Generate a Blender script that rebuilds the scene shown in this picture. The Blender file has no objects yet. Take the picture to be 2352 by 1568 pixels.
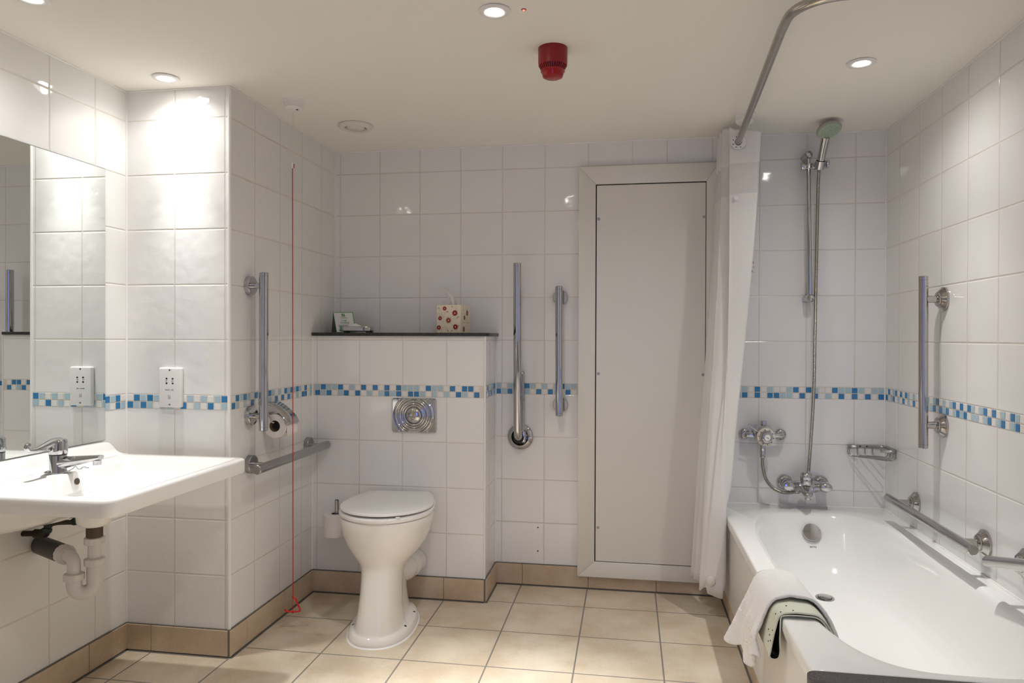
import bpy, bmesh, math, random
from math import sin, cos, pi, radians as R
from mathutils import Vector as V, Matrix as MX
from mathutils.bvhtree import BVHTree
random.seed(7)
S = bpy.context.scene
COL = S.collection
H = 2.0514; W = 2.5064; D = -.9316; WL = -.4115; BX = -.2505

# ------------------------------------------------------------------ materials
def newmat(name):
    m = bpy.data.materials.new(name); m.use_nodes = True
    nt = m.node_tree; b = nt.nodes['Principled BSDF']
    return m, nt, b
def simple(name, col, rough=.5, metal=0, bump=0, bscale=60, var=0, vscale=20, **kw):
    m, nt, b = newmat(name)
    b.inputs['Base Color'].default_value = (*col, 1)
    b.inputs['Roughness'].default_value = rough
    b.inputs['Metallic'].default_value = metal
    for k, v in kw.items():
        b.inputs[k.replace('_', ' ')].default_value = v
    tc = nt.nodes.new('ShaderNodeTexCoord')
    if var:
        n = nt.nodes.new('ShaderNodeTexNoise'); n.inputs['Scale'].default_value = vscale; n.inputs['Detail'].default_value = 4
        nt.links.new(tc.outputs['Object'], n.inputs['Vector'])
        mx = nt.nodes.new('ShaderNodeMix'); mx.data_type = 'RGBA'
        mx.inputs['A'].default_value = (*[c * (1 - var) for c in col], 1)
        mx.inputs['B'].default_value = (*[min(1, c * (1 + var)) for c in col], 1)
        nt.links.new(n.outputs['Fac'], mx.inputs['Factor']); nt.links.new(mx.outputs['Result'], b.inputs['Base Color'])
    if bump:
        n = nt.nodes.new('ShaderNodeTexNoise'); n.inputs['Scale'].default_value = bscale; n.inputs['Detail'].default_value = 3
        nt.links.new(tc.outputs['Object'], n.inputs['Vector'])
        bp = nt.nodes.new('ShaderNodeBump'); bp.inputs['Strength'].default_value = 1; bp.inputs['Distance'].default_value = bump
        nt.links.new(n.outputs['Fac'], bp.inputs['Height']); nt.links.new(bp.outputs['Normal'], b.inputs['Normal'])
    return m
class NB:
    def __init__(s, nt): s.nt = nt
    def m(s, op, a, b=0., c=0.):
        n = s.nt.nodes.new('ShaderNodeMath'); n.operation = op
        for i, x in enumerate((a, b, c)):
            if isinstance(x, (int, float)): n.inputs[i].default_value = x
            else: s.nt.links.new(x, n.inputs[i])
        return n.outputs[0]
    def ss(s, x, lo, hi):
        n = s.nt.nodes.new('ShaderNodeMapRange'); n.interpolation_type = 'SMOOTHSTEP'
        s.nt.links.new(x, n.inputs['Value']); n.inputs['From Min'].default_value = lo; n.inputs['From Max'].default_value = hi
        return n.outputs['Result']
    def mix(s, f, a, b):
        n = s.nt.nodes.new('ShaderNodeMix'); n.data_type = 'RGBA'
        s.nt.links.new(f, n.inputs['Factor'])
        for k, x in (('A', a), ('B', b)):
            if isinstance(x, tuple): n.inputs[k].default_value = (*x, 1)
            else: s.nt.links.new(x, n.inputs[k])
        return n.outputs['Result']
TILE = (.81, .805, .795); GROUT = (.67, .615, .535)
def tile_mat(name, ux=0., uy=0., pitch=.2, wavy=.0016, wsc=11):
    m, nt, b = newmat(name); q = NB(nt)
    tc = nt.nodes.new('ShaderNodeTexCoord'); sx = nt.nodes.new('ShaderNodeSeparateXYZ'); nt.links.new(tc.outputs['Object'], sx.inputs[0])
    g = nt.nodes.new('ShaderNodeNewGeometry'); sn = nt.nodes.new('ShaderNodeSeparateXYZ'); nt.links.new(g.outputs['True Normal'], sn.inputs[0])
    isx = q.m('GREATER_THAN', q.m('ABSOLUTE', sn.outputs[0]), .5)
    X, Y, Z = sx.outputs
    u = q.m('ADD', q.m('MULTIPLY', isx, q.m('SUBTRACT', Y, uy)), q.m('MULTIPLY', q.m('SUBTRACT', 1., isx), q.m('SUBTRACT', X, ux)))
    up = q.m('GREATER_THAN', Z, .914)
    v = q.m('ADD', q.m('MULTIPLY', up, q.m('SUBTRACT', Z, .1404)), q.m('MULTIPLY', q.m('SUBTRACT', 1., up), q.m('SUBTRACT', Z, .0905)))
    def dist(x, p):
        a = q.m('FRACT', q.m('DIVIDE', q.m('ADD', x, 40 * p), p))
        return q.m('MULTIPLY', q.m('MINIMUM', a, q.m('SUBTRACT', 1., a)), p), a, q.m('FLOOR', q.m('DIVIDE', q.m('ADD', x, 40 * p), p))
    du, au, iu = dist(u, pitch); dv, av, iv = dist(v, .2)
    d = q.m('MINIMUM', du, dv)
    band = q.m('MULTIPLY', q.m('GREATER_THAN', Z, .8885), q.m('LESS_THAN', Z, .9405))
    dm = q.m('MULTIPLY', d, q.m('SUBTRACT', 1., band))
    gm = q.ss(dm, .0008, .0018)
    cmb = nt.nodes.new('ShaderNodeCombineXYZ'); nt.links.new(iu, cmb.inputs[0]); nt.links.new(iv, cmb.inputs[1]); nt.links.new(isx, cmb.inputs[2])
    wn = nt.nodes.new('ShaderNodeTexWhiteNoise'); wn.noise_dimensions = '3D'; nt.links.new(cmb.outputs[0], wn.inputs['Vector'])
    sc = nt.nodes.new('ShaderNodeSeparateColor'); nt.links.new(wn.outputs['Color'], sc.inputs[0])
    tcol = q.mix(sc.outputs[2], tuple(c * .975 for c in TILE), TILE)
    ns = nt.nodes.new('ShaderNodeTexNoise'); ns.inputs['Scale'].default_value = wsc; ns.inputs['Detail'].default_value = 2; ns.inputs['Roughness'].default_value = .35
    nt.links.new(tc.outputs['Object'], ns.inputs['Vector'])
    gn = nt.nodes.new('ShaderNodeTexNoise'); gn.inputs['Scale'].default_value = 7; nt.links.new(tc.outputs['Object'], gn.inputs['Vector'])
    gcol = q.mix(gn.outputs['Fac'], tuple(c * 1.12 for c in GROUT), tuple(c * .9 for c in GROUT))
    nt.links.new(q.mix(gm, gcol, tcol), b.inputs['Base Color'])
    h = q.m('MULTIPLY', q.ss(dm, .0008, .0045), .0012)
    h = q.m('ADD', h, q.m('MULTIPLY', ns.outputs['Fac'], wavy))
    h = q.m('ADD', h, q.m('MULTIPLY', q.m('ADD', q.m('MULTIPLY', q.m('SUBTRACT', sc.outputs[0], .5), au), q.m('MULTIPLY', q.m('SUBTRACT', sc.outputs[1], .5), av)), .0018))
    bp = nt.nodes.new('ShaderNodeBump'); bp.inputs['Strength'].default_value = 1; bp.inputs['Distance'].default_value = 1
    nt.links.new(h, bp.inputs['Height']); nt.links.new(bp.outputs['Normal'], b.inputs['Normal'])
    nt.links.new(q.m('SUBTRACT', .75, q.m('MULTIPLY', gm, .69)), b.inputs['Roughness'])
    b.inputs['IOR'].default_value = 1.5
    return m
def stone_nodes(nt, q, tc):
    n1 = nt.nodes.new('ShaderNodeTexNoise'); n1.inputs['Scale'].default_value = 5; n1.inputs['Detail'].default_value = 6; n1.inputs['Roughness'].default_value = .6
    n2 = nt.nodes.new('ShaderNodeTexNoise'); n2.inputs['Scale'].default_value = 160; n2.inputs['Detail'].default_value = 3
    for n in (n1, n2): nt.links.new(tc.outputs['Object'], n.inputs['Vector'])
    f = q.ss(q.m('ADD', q.m('MULTIPLY', n1.outputs['Fac'], .8), q.m('MULTIPLY', n2.outputs['Fac'], .2)), .34, .66)
    return f, n2.outputs['Fac']
def floor_mat():
    m, nt, b = newmat('beige_floor_tile'); q = NB(nt)
    tc = nt.nodes.new('ShaderNodeTexCoord'); sx = nt.nodes.new('ShaderNodeSeparateXYZ'); nt.links.new(tc.outputs['Object'], sx.inputs[0])
    X, Y, Z = sx.outputs; p = .3067
    def dist(x):
        a = q.m('FRACT', q.m('DIVIDE', q.m('ADD', x, 40 * p), p))
        return q.m('MULTIPLY', q.m('MINIMUM', a, q.m('SUBTRACT', 1., a)), p), q.m('FLOOR', q.m('DIVIDE', q.m('ADD', x, 40 * p), p))
    dx, ix = dist(q.m('SUBTRACT', X, .9239)); dy, iy = dist(q.m('ADD', Y, .2334))
    dmin = q.m('MINIMUM', dx, dy)
    gm = q.ss(dmin, .0018, .0032)
    cmb = nt.nodes.new('ShaderNodeCombineXYZ'); nt.links.new(ix, cmb.inputs[0]); nt.links.new(iy, cmb.inputs[1])
    wn = nt.nodes.new('ShaderNodeTexWhiteNoise'); wn.noise_dimensions = '3D'; nt.links.new(cmb.outputs[0], wn.inputs['Vector'])
    f, fine = stone_nodes(nt, q, tc)
    c1 = q.mix(f, (.53, .43, .31), (.69, .61, .49))
    c2 = q.mix(q.m('MULTIPLY', wn.outputs['Value'], .25), c1, (.60, .50, .38))
    nt.links.new(q.mix(gm, (.20, .185, .17), c2), b.inputs['Base Color'])
    b.inputs['Roughness'].default_value = .42
    bp = nt.nodes.new('ShaderNodeBump'); bp.inputs['Strength'].default_value = 1; bp.inputs['Distance'].default_value = 1
    nt.links.new(q.m('ADD', q.m('MULTIPLY', q.ss(dmin, .001, .005), .0012), q.m('MULTIPLY', fine, .00025)), bp.inputs['Height'])
    nt.links.new(bp.outputs['Normal'], b.inputs['Normal'])
    return m
def skirt_mat():
    m, nt, b = newmat('beige_skirting_tile'); q = NB(nt)
    tc = nt.nodes.new('ShaderNodeTexCoord')
    f, fine = stone_nodes(nt, q, tc)
    nt.links.new(q.mix(f, (.47, .36, .245), (.60, .49, .36)), b.inputs['Base Color'])
    b.inputs['Roughness'].default_value = .5
    bp = nt.nodes.new('ShaderNodeBump'); bp.inputs['Strength'].default_value = 1; bp.inputs['Distance'].default_value = .0004
    nt.links.new(fine, bp.inputs['Height']); nt.links.new(bp.outputs['Normal'], b.inputs['Normal'])
    return m
def granite_mat(name, base, speck, sc):
    m, nt, b = newmat(name); q = NB(nt)
    tc = nt.nodes.new('ShaderNodeTexCoord')
    v = nt.nodes.new('ShaderNodeTexNoise'); v.inputs['Scale'].default_value = sc; v.inputs['Detail'].default_value = 2
    nt.links.new(tc.outputs['Object'], v.inputs['Vector'])
    nt.links.new(q.mix(q.ss(v.outputs['Fac'], .5, .72), base, speck), b.inputs['Base Color'])
    b.inputs['Roughness'].default_value = .35
    return m
def emit(name, col, st):
    m, nt, b = newmat(name)
    b.inputs['Base Color'].default_value = (.8, .8, .8, 1)
    b.inputs['Emission Color'].default_value = (*col, 1); b.inputs['Emission Strength'].default_value = st
    return m
def curtain_mat():
    m, nt, b = newmat('curtain_fabric'); q = NB(nt)
    tc = nt.nodes.new('ShaderNodeTexCoord'); sx = nt.nodes.new('ShaderNodeSeparateXYZ'); nt.links.new(tc.outputs['Object'], sx.inputs[0])
    z = sx.outputs[2]
    b.inputs['Base Color'].default_value = (.88, .87, .855, 1); b.inputs['Roughness'].default_value = .7
    wv = nt.nodes.new('ShaderNodeTexNoise'); wv.inputs['Scale'].default_value = 22; wv.inputs['Detail'].default_value = 3
    nt.links.new(tc.outputs['Object'], wv.inputs['Vector'])
    bp = nt.nodes.new('ShaderNodeBump'); bp.inputs['Strength'].default_value = .5; bp.inputs['Distance'].default_value = .004
    nt.links.new(wv.outputs['Fac'], bp.inputs['Height']); nt.links.new(bp.outputs['Normal'], b.inputs['Normal'])
    tr = nt.nodes.new('ShaderNodeBsdfTranslucent'); tr.inputs['Color'].default_value = (.8, .79, .78, 1)
    tp = nt.nodes.new('ShaderNodeBsdfTransparent')
    m1 = nt.nodes.new('ShaderNodeMixShader'); m1.inputs[0].default_value = .22
    nt.links.new(b.outputs[0], m1.inputs[1]); nt.links.new(tr.outputs[0], m1.inputs[2])
    m2 = nt.nodes.new('ShaderNodeMixShader')
    sheer = q.m('MULTIPLY', q.m('MULTIPLY', q.m('GREATER_THAN', z, SH0), q.m('LESS_THAN', z, SH1)), .42)
    nt.links.new(sheer, m2.inputs[0]); nt.links.new(m1.outputs[0], m2.inputs[1]); nt.links.new(tp.outputs[0], m2.inputs[2])
    nt.links.new(m2.outputs[0], nt.nodes['Material Output'].inputs['Surface'])
    return m
SH0, SH1 = 1.742 - .12, 1.866 - .12
CH = simple('chrome', (.55, .55, .565), .07, 1)
ST = simple('polished_steel', (.50, .48, .46), .12, 1)
SB = simple('brushed_steel', (.42, .42, .42), .28, 1)
RODM = simple('worn_chrome', (.42, .40, .37), .22, 1, var=.25, vscale=60)
HOSE = simple('hose_metal', (.36, .35, .32), .3, 1)
DARK = simple('black_gap', (.012, .012, .012), .6)
CER = simple('white_ceramic', (.82, .815, .80), .07)
PAN = simple('toilet_ceramic', (.80, .775, .735), .07)
ENA = simple('white_enamel', (.84, .84, .825), .09)
PLA = simple('white_plastic', (.80, .79, .78), .35)
PVC = simple('grey_white_pipe_plastic', (.62, .59, .585), .4)
CEIL = simple('ceiling_paint', (.86, .84, .785), .75, bump=.0004, bscale=30)
PNT = simple('cream_gloss_paint', (.735, .715, .655), .32, bump=.0003, bscale=25, var=.02, vscale=4)
BPAN = simple('bath_panel_plastic', (.72, .70, .68), .3)
BLKP = simple('black_rubber_pipe', (.05, .045, .042), .5)
COP = simple('tarnished_copper', (.035, .024, .016), .5, .5, var=.5, vscale=90)
VERD = simple('verdigris_brass', (.025, .045, .038), .6, .3, var=.5, vscale=120)
BRASS = simple('dull_brass', (.10, .075, .05), .45, .7)
REDP = simple('red_plastic', (.25, .002, .006), .38)
REDL = simple('red_lens', (.42, .006, .010), .12, Transmission_Weight=.25)
REDC = simple('red_cord', (.40, .012, .010), .5)
CORD = simple('cream_cord', (.72, .68, .58), .6)
PAP = simple('white_paper', (.78, .75, .73), .9, bump=.0006, bscale=300)
TIS = simple('tissue_paper', (.82, .80, .77), .9, bump=.001, bscale=90)
CARDB = simple('cardboard', (.18, .13, .08), .9)
TOW = simple('terry_towel', (.82, .80, .79), .95, bump=.003, bscale=420, Sheen_Weight=.3)
MATP = simple('pale_green_rubber', (.60, .62, .51), .45)
MATD = simple('dark_suction_rubber', (.02, .028, .024), .35, bump=.004, bscale=70)
MIR = simple('mirror_glass', (.86, .90, .885), .0, 1)
EDGE = simple('mirror_edge', (.02, .06, .05), .3)
SIL = simple('white_sealant', (.82, .81, .80), .4)
GRB = simple('dark_grout', (.155, .145, .13), .8)
BLUE = simple('blue_mosaic', (.035, .20, .44), .12)
LBLU = simple('pale_blue_mosaic', (.40, .55, .63), .12)
WCHIP = simple('white_mosaic', (.77, .755, .735), .12)
INK = simple('dark_ink', (.06, .06, .06), .6)
GRN = simple('green_print', (.05, .33, .06), .5)
CARD = simple('white_card', (.80, .80, .80), .6)
GREYC = simple('grey_card', (.22, .21, .21), .7)
CRM = simple('cream_tissue_box', (.80, .72, .56), .5)
MAR = simple('maroon_print', (.28, .012, .02), .5)
OLV = simple('olive_print', (.42, .31, .13), .5)
YEL = simple('yellow_print', (.75, .58, .25), .5)
SHG = simple('green_spray_face', (.36, .46, .34), .5)
SHR = simple('grey_shower_rim', (.36, .33, .30), .35)
GRA = granite_mat('black_granite', (.014, .013, .012), (.12, .11, .10), 420)
GRA2 = granite_mat('charcoal_speckled_granite', (.045, .040, .038), (.20, .185, .175), 330)
FLO = floor_mat(); SKI = skirt_mat()
LAMP = emit('lamp_lens', (1, .96, .88), 32)
LED = emit('red_led', (1, .05, .03), 2.5)
DAY = emit('daylight_pane', (.15, .29, 1.0), 1.3)
CUR = curtain_mat()
T_BACK = tile_mat('back_wall_tile', .0274, 0); T_BACK2 = tile_mat('shower_wall_tile', 1.9819, 0)
T_BOX = tile_mat('cistern_tile', .0222, .05, .201)
T_PIER = tile_mat('pier_tile', -.2169, -.3545, .2, .0014, 26)
T_LEFT = tile_mat('basin_wall_tile', 0, -1.087, .2); T_RIGHT = tile_mat('bath_wall_tile', 0, -.1517, .2, .0014)

# ------------------------------------------------------------------ mesh helpers
class M:
    def __init__(s): s.v = []; s.f = []; s.mi = []; s.cur = 0
    def mat(s, i): s.cur = i; return s
    def add(s, vs, fs):
        o = len(s.v); s.v += [tuple(v) for v in vs]
        for f in fs: s.f.append(tuple(i + o for i in f)); s.mi.append(s.cur)
        return s
    def box(s, x0, x1, y0, y1, z0, z1, bev=0, seg=2):
        if bev:
            bm = bmesh.new(); bmesh.ops.create_cube(bm, size=1)
            for v in bm.verts: v.co = V(((x0 + x1) / 2 + v.co.x * (x1 - x0), (y0 + y1) / 2 + v.co.y * (y1 - y0), (z0 + z1) / 2 + v.co.z * (z1 - z0)))
            bmesh.ops.bevel(bm, geom=bm.edges[:], offset=bev, segments=seg, affect='EDGES', profile=.5)
            return s.frombm(bm)
        return s.add([(x0, y0, z0), (x1, y0, z0), (x1, y1, z0), (x0, y1, z0), (x0, y0, z1), (x1, y0, z1), (x1, y1, z1), (x0, y1, z1)],
                     [(0, 3, 2, 1), (4, 5, 6, 7), (0, 1, 5, 4), (1, 2, 6, 5), (2, 3, 7, 6), (3, 0, 4, 7)])
    def frombm(s, bm):
        bm.verts.ensure_lookup_table(); bm.verts.index_update()
        s.add([v.co.copy() for v in bm.verts], [[v.index for v in f.verts] for f in bm.faces]); bm.free(); return s
    def loft(s, rings, closed=True, cap0=True, cap1=True):
        n = len(rings[0]); vs = [p for r in rings for p in r]; fs = []
        for k in range(len(rings) - 1):
            for i in range(n if closed else n - 1):
                j = (i + 1) % n
                fs.append((k * n + i, k * n + j, (k + 1) * n + j, (k + 1) * n + i))
        if cap0 and closed: fs.append(tuple(reversed(range(n))))
        if cap1 and closed: fs.append(tuple((len(rings) - 1) * n + i for i in range(n)))
        return s.add(vs, fs)
    def tube(s, path, r, n=16, caps=True, flat=1):
        P = [V(p) for p in path]; rs = r if isinstance(r, (list, tuple)) else [r] * len(P)
        t0 = (P[1] - P[0]).normalized(); up = V((0, 0, 1)) if abs(t0.z) < .9 else V((1, 0, 0))
        nrm = (up - t0 * up.dot(t0)).normalized(); rings = []
        for i, p in enumerate(P):
            t = ((P[min(i + 1, len(P) - 1)] - P[i]).normalized() + (P[i] - P[max(i - 1, 0)]).normalized()).normalized()
            nrm = (nrm - t * nrm.dot(t)).normalized(); bi = t.cross(nrm)
            rings.append([p + (nrm * cos(2 * pi * k / n) * flat + bi * sin(2 * pi * k / n)) * rs[i] for k in range(n)])
        return s.loft(rings, True, caps, caps)
    def lathe(s, prof, c, ax=(0, 0, 1), n=32, caps=True):
        a = V(ax).normalized(); u = (V((1, 0, 0)) if abs(a.x) < .9 else V((0, 1, 0))); u = (u - a * u.dot(a)).normalized(); w = a.cross(u); c = V(c)
        rings = [[c + a * h + (u * cos(2 * pi * k / n) + w * sin(2 * pi * k / n)) * max(r, 1e-5) for k in range(n)] for r, h in prof]
        return s.loft(rings, True, caps, caps)
    def prism(s, pts, d, bev=0, seg=2):
        """pts: planar 3D outline; d: extrusion vector"""
        bm = bmesh.new(); vs = [bm.verts.new(p) for p in pts]; f = bm.faces.new(vs)
        r = bmesh.ops.extrude_face_region(bm, geom=[f]); bmesh.ops.translate(bm, vec=V(d), verts=[g for g in r['geom'] if isinstance(g, bmesh.types.BMVert)])
        bmesh.ops.recalc_face_normals(bm, faces=bm.faces[:])
        if bev: bmesh.ops.bevel(bm, geom=bm.edges[:], offset=bev, segments=seg, affect='EDGES', profile=.5, clamp_overlap=True)
        return s.frombm(bm)
    def sphere(s, c, r, sc=(1, 1, 1), n=20):
        bm = bmesh.new(); bmesh.ops.create_uvsphere(bm, u_segments=n, v_segments=n // 2 + 2, radius=r)
        for v in bm.verts: v.co = V(c) + V((v.co.x * sc[0], v.co.y * sc[1], v.co.z * sc[2]))
        return s.frombm(bm)
    def xf(s, mat): s.v = [tuple(mat @ V(v)) for v in s.v]; return s
def tagp(o, label=None, cat=None, group=None, kind=None):
    for k, v in (('label', label), ('category', cat), ('group', group), ('kind', kind)):
        if v: o[k] = v
    return o
OFF = V((0, 0, 0))
def ob(name, m, mats, parent=None, smooth=40, recalc=True, **tags):
    me = bpy.data.meshes.new(name)
    off = parent['_o'] if parent is not None else V((0, 0, 0))
    off = V(off)
    me.from_pydata([tuple(V(v) - off) for v in m.v], [], m.f)
    for mt in (mats if isinstance(mats, (list, tuple)) else [mats]): me.materials.append(mt)
    for p, i in zip(me.polygons, m.mi): p.material_index = i
    if recalc:
        bm = bmesh.new(); bm.from_mesh(me); bmesh.ops.recalc_face_normals(bm, faces=bm.faces[:]); bm.to_mesh(me); bm.free()
    if smooth:
        for p in me.polygons: p.use_smooth = True
        me.set_sharp_from_angle(angle=R(smooth))
    o = bpy.data.objects.new(name, me); COL.objects.link(o)
    if parent is not None: o.parent = parent
    o['_o'] = tuple(off)
    tagp(o, **tags)
    return o
def thing(name, label, cat, loc=(0, 0, 0), group=None):
    o = bpy.data.objects.new(name, None); COL.objects.link(o); o.location = loc; o['_o'] = tuple(loc); o.empty_display_size = .05
    return tagp(o, label, cat, group)
def struct(name, m, mats, label, cat, smooth=0, parent=None):
    return ob(name, m, mats, parent, smooth, kind='structure', label=label if parent is None else None, cat=cat if parent is None else None)
def copy_tree(o, parent=None):
    c = o.copy(); COL.objects.link(c); c.parent = parent
    for ch in list(o.children): copy_tree(ch, c)
    return c
def text_mesh(s, width, align='CENTER', height=None):
    cu = bpy.data.curves.new('lettering', 'FONT'); cu.body = s; cu.align_x = align; cu.size = 1; cu.extrude = .004
    o = bpy.data.objects.new('lettering', cu); COL.objects.link(o)
    dg = bpy.context.evaluated_depsgraph_get(); dg.update()
    me = bpy.data.meshes.new_from_object(o.evaluated_get(dg))
    bpy.data.objects.remove(o); bpy.data.curves.remove(cu)
    xs = [v.co.x for v in me.vertices]; ys = [v.co.y for v in me.vertices]
    k = width / (max(xs) - min(xs)); ky = height / (max(ys) - min(ys)) if height else k
    cx = (max(xs) + min(xs)) / 2 if align == 'CENTER' else max(xs); cy = (max(ys) + min(ys)) / 2
    m = M(); m.add([((v.co.x - cx) * k, (v.co.y - cy) * ky, v.co.z * .06) for v in me.vertices], [list(p.vertices) for p in me.polygons])
    bpy.data.meshes.remove(me); return m
def frame_at(p, nrm, up=(0, 0, 1)):
    n = V(nrm).normalized(); u = V(up); y = (u - n * u.dot(n)).normalized(); x = y.cross(n)
    return MX(((x.x, y.x, n.x, p[0]), (x.y, y.y, n.y, p[1]), (x.z, y.z, n.z, p[2]), (0, 0, 0, 1)))
def bez(pts, n=12):
    """Catmull-Rom through points"""
    P = [V(p) for p in pts]; P = [P[0] * 2 - P[1]] + P + [P[-1] * 2 - P[-2]]; out = []
    for i in range(1, len(P) - 2):
        for k in range(n):
            t = k / n; a, b, c, d = P[i - 1:i + 3]
            out.append(.5 * ((2 * b) + (c - a) * t + (2 * a - 5 * b + 4 * c - d) * t * t + (3 * b - a - 3 * c + d) * t ** 3))
    out.append(P[-2]); return out
def arc(c, r, a0, a1, u, w, n=10):
    c = V(c); u = V(u); w = V(w)
    return [c + (u * cos(a0 + (a1 - a0) * k / n) + w * sin(a0 + (a1 - a0) * k / n)) * r for k in range(n + 1)]

# ------------------------------------------------------------------ room shell
struct('floor', M().box(-.6, 2.75, -4.75, .1, -.1, 0), FLO, 'beige stone-look floor tiles with grey grout', 'floor')
struct('ceiling', M().box(-.6, 2.75, -4.75, .1, H, H + .1), CEIL, 'cream painted ceiling with recessed spotlights', 'ceiling')
m = M().box(-.1, 1.52, 0, .1, 0, H).mat(1).box(1.52, W + .1, 0, .1, 0, H)
wall_back = struct('wall_back', m, [T_BACK, T_BACK2], 'white tiled far wall behind the access panel and bath', 'wall')
for z in (.2694, .1597):
    ob('screw_hole', M().lathe([(.0034, -.001), (.0034, .0008)], (1.0006, 0, z), (0, -1, 0), 16), DARK, wall_back)
wall_pier = struct('wall_pier', M().box(WL - .1, 0, D, .1, 0, H), T_PIER, 'white tiled pier with the shaver socket and side grab rails', 'wall')
wall_left = struct('wall_left', M().box(WL - .1, WL, -3.55, D, 0, H), T_LEFT, 'white tiled wall behind the mirror and basin', 'wall')
wall_right = struct('wall_right', M().box(W, W + .1, -3.55, 0, 0, H), T_RIGHT, 'white tiled wall along the bath with steel grab rails', 'wall')
wall_cistern = struct('wall_cistern', M().box(0, .798, BX, 0, 0, 1.158), T_BOX, 'low white tiled boxing behind the toilet', 'wall')
m = M().box(-.6, .95, -3.55, -3.45, 0, H).box(1.9, 2.75, -3.55, -3.45, 0, H).box(.95, 1.9, -3.55, -3.45, 1.98, H)
struct('wall_front', m, T_RIGHT, 'tiled wall with the bathroom doorway', 'wall')
HALL = simple('hall_paint', (.30, .27, .24), .8)
struct('wall_hall_left', M().box(-.1, 0, -4.7, -3.55, 0, H), HALL, 'dim hallway wall outside the doorway', 'wall')
struct('wall_hall_right', M().box(2.6, 2.7, -4.7, -3.55, 0, H), HALL, 'dim hallway wall outside the doorway, window side', 'wall')
struct('wall_hall_end', M().box(0, 1.02, -4.7, -4.6, 0, H).box(1.80, 2.6, -4.7, -4.6, 0, H).box(1.02, 1.80, -4.7, -4.6, 0, .25).box(1.02, 1.80, -4.7, -4.6, 1.98, H), HALL, 'hallway end wall around the daylight window', 'wall')
wn = struct('window_1', M().box(1.02, 1.80, -4.66, -4.64, .25, 1.98), DAY, 'bluish daylight window at the end of the hall', 'window')

# mosaic borders: D dark blue, L pale blue, W white
MC = {'D': 0, 'L': 1, 'W': 2}
def rnd(n):
    out = []; 
    for i in range(n): out.append(random.choices('DLW', (3, 3, 4))[0])
    return out
def mosaic(parent, o, du, dn, n, top, bot, pitch=.0268):
    m = M(); o = V(o); du = V(du); dn = V(dn); g = .0018; rh = .0262
    for row, seq in ((1, top), (0, bot)):
        seq = list(seq.replace(' ', '')) + rnd(max(0, n - len(seq.replace(' ', ''))))
        for i in range(n):
            m.mat(MC[seq[i]])
            a = o + du * (i * pitch + g); b = o + du * ((i + 1) * pitch - g)
            z0 = .8888 + row * rh + .0012; z1 = .8888 + (row + 1) * rh - .0016
            e = .0012; t = .0014
            def pt(s, k, w): return s + du * k + dn * w
            q = [(a, z0), (b, z0), (b, z1), (a, z1)]
            lo = [(*(p + dn * -.0005).xy, z) for p, z in q]
            sgn = [(e, e), (-e, e), (-e, -e), (e, -e)]
            hi = [(*(p + du * sx + dn * t).xy, z + sz) for (p, z), (sx, sz) in zip(q, sgn)]
            m.add(lo + hi, [(4, 5, 6, 7), (0, 1, 5, 4), (1, 2, 6, 5), (2, 3, 7, 6), (3, 0, 4, 7)])
    return ob('mosaic_border', m, [BLUE, LBLU, WCHIP], parent, 30)
mosaic(wall_cistern, (.012, BX, 0), (1, 0, 0), (0, -1, 0), 28, 'LDLLDWLWDWDWDWDLLLWDLLWDWDDW', 'DLDWLDWDWLWLDLDWDDLWLWLWDLWD', .02725)
mosaic(wall_cistern, (.798, BX + .012, 0), (0, 1, 0), (1, 0, 0), 8, 'WDLWLLDD', 'LWDLDWLL', .0288)
mosaic(wall_back, (.798, 0, 0), (1, 0, 0), (0, -1, 0), 14, 'LWLDWDLWLWLDLL', 'DLDWWLWDWDLWDW', .0272)
mosaic(wall_back, (1.802, 0, 0), (1, 0, 0), (0, -1, 0), 26, 'LWDWLWDWLWWLDWDLWWDLLDLWL', 'WDWLDWDWDDLLWDWDWLWDWDWDW', .0270)
mosaic(wall_pier, (WL + .003, D, 0), (1, 0, 0), (0, -1, 0), 15, 'WDLDLWWLWLWLWLD', 'DLDLWLLWDWLWDWL', .0268)
mosaic(wall_pier, (0, D + .012, 0), (0, 1, 0), (1, 0, 0), 25, 'WDLDLWDLDWDLWLWDLDLDLWDWL', 'DLWLWDWLDWLWDWDWDLWLWDDWL', .0267)
mosaic(wall_left, (WL, D - .004, 0), (0, -1, 0), (1, 0, 0), 5, 'WDLDW', 'LDWLD', .0268)
mosaic(wall_right, (W, -.008, 0), (0, -1, 0), (-1, 0, 0), 70, 'WDWLDWDWDLWLWWLDLWLDWLWLDWDWDLWLDWDWL WDLWDWLWDLW', 'DWLDWLWDWLWDWWDWLLDWDLDWLDLDWLLWLDWLD WLDWLDWLWDW', .0268)
# skirting tiles with dark joints
def skirt(name, label, o, du, dn, length, joints, h=.0975, t=.009):
    m = M(); o = V((*o, 0)); du = V((*du, 0)); dn = V((*dn, 0)); g = .0018
    js = [0] + sorted(j for j in joints if 0 < j < length) + [length]
    def bx(a, b, w, z0, z1, bev):
        A = o + du * a; B = o + du * b + dn * w
        return m.box(min(A.x, B.x), max(A.x, B.x), min(A.y, B.y), max(A.y, B.y), z0, z1, bev, 1)
    m.mat(1); bx(0, length, t - .003, 0, h + .0035, 0); bx(0, length, t + .006, 0, .0012, 0)
    m.mat(0)
    for a, b in zip(js, js[1:]): bx(a + g * .6, b - g * .6, t, .0045, h, .0012)
    return struct(name, m, [SKI, GRB], label, 'skirting')
skirt('baseboard_back', 'beige tile skirting under the access panel', (.798, 0), (1, 0), (0, -1), 1.032, [.1304, .4365, .7433])
skirt('baseboard_cistern', 'beige tile skirting behind the toilet', (0, BX), (1, 0), (0, -1), .798, [.31, .617])
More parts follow.
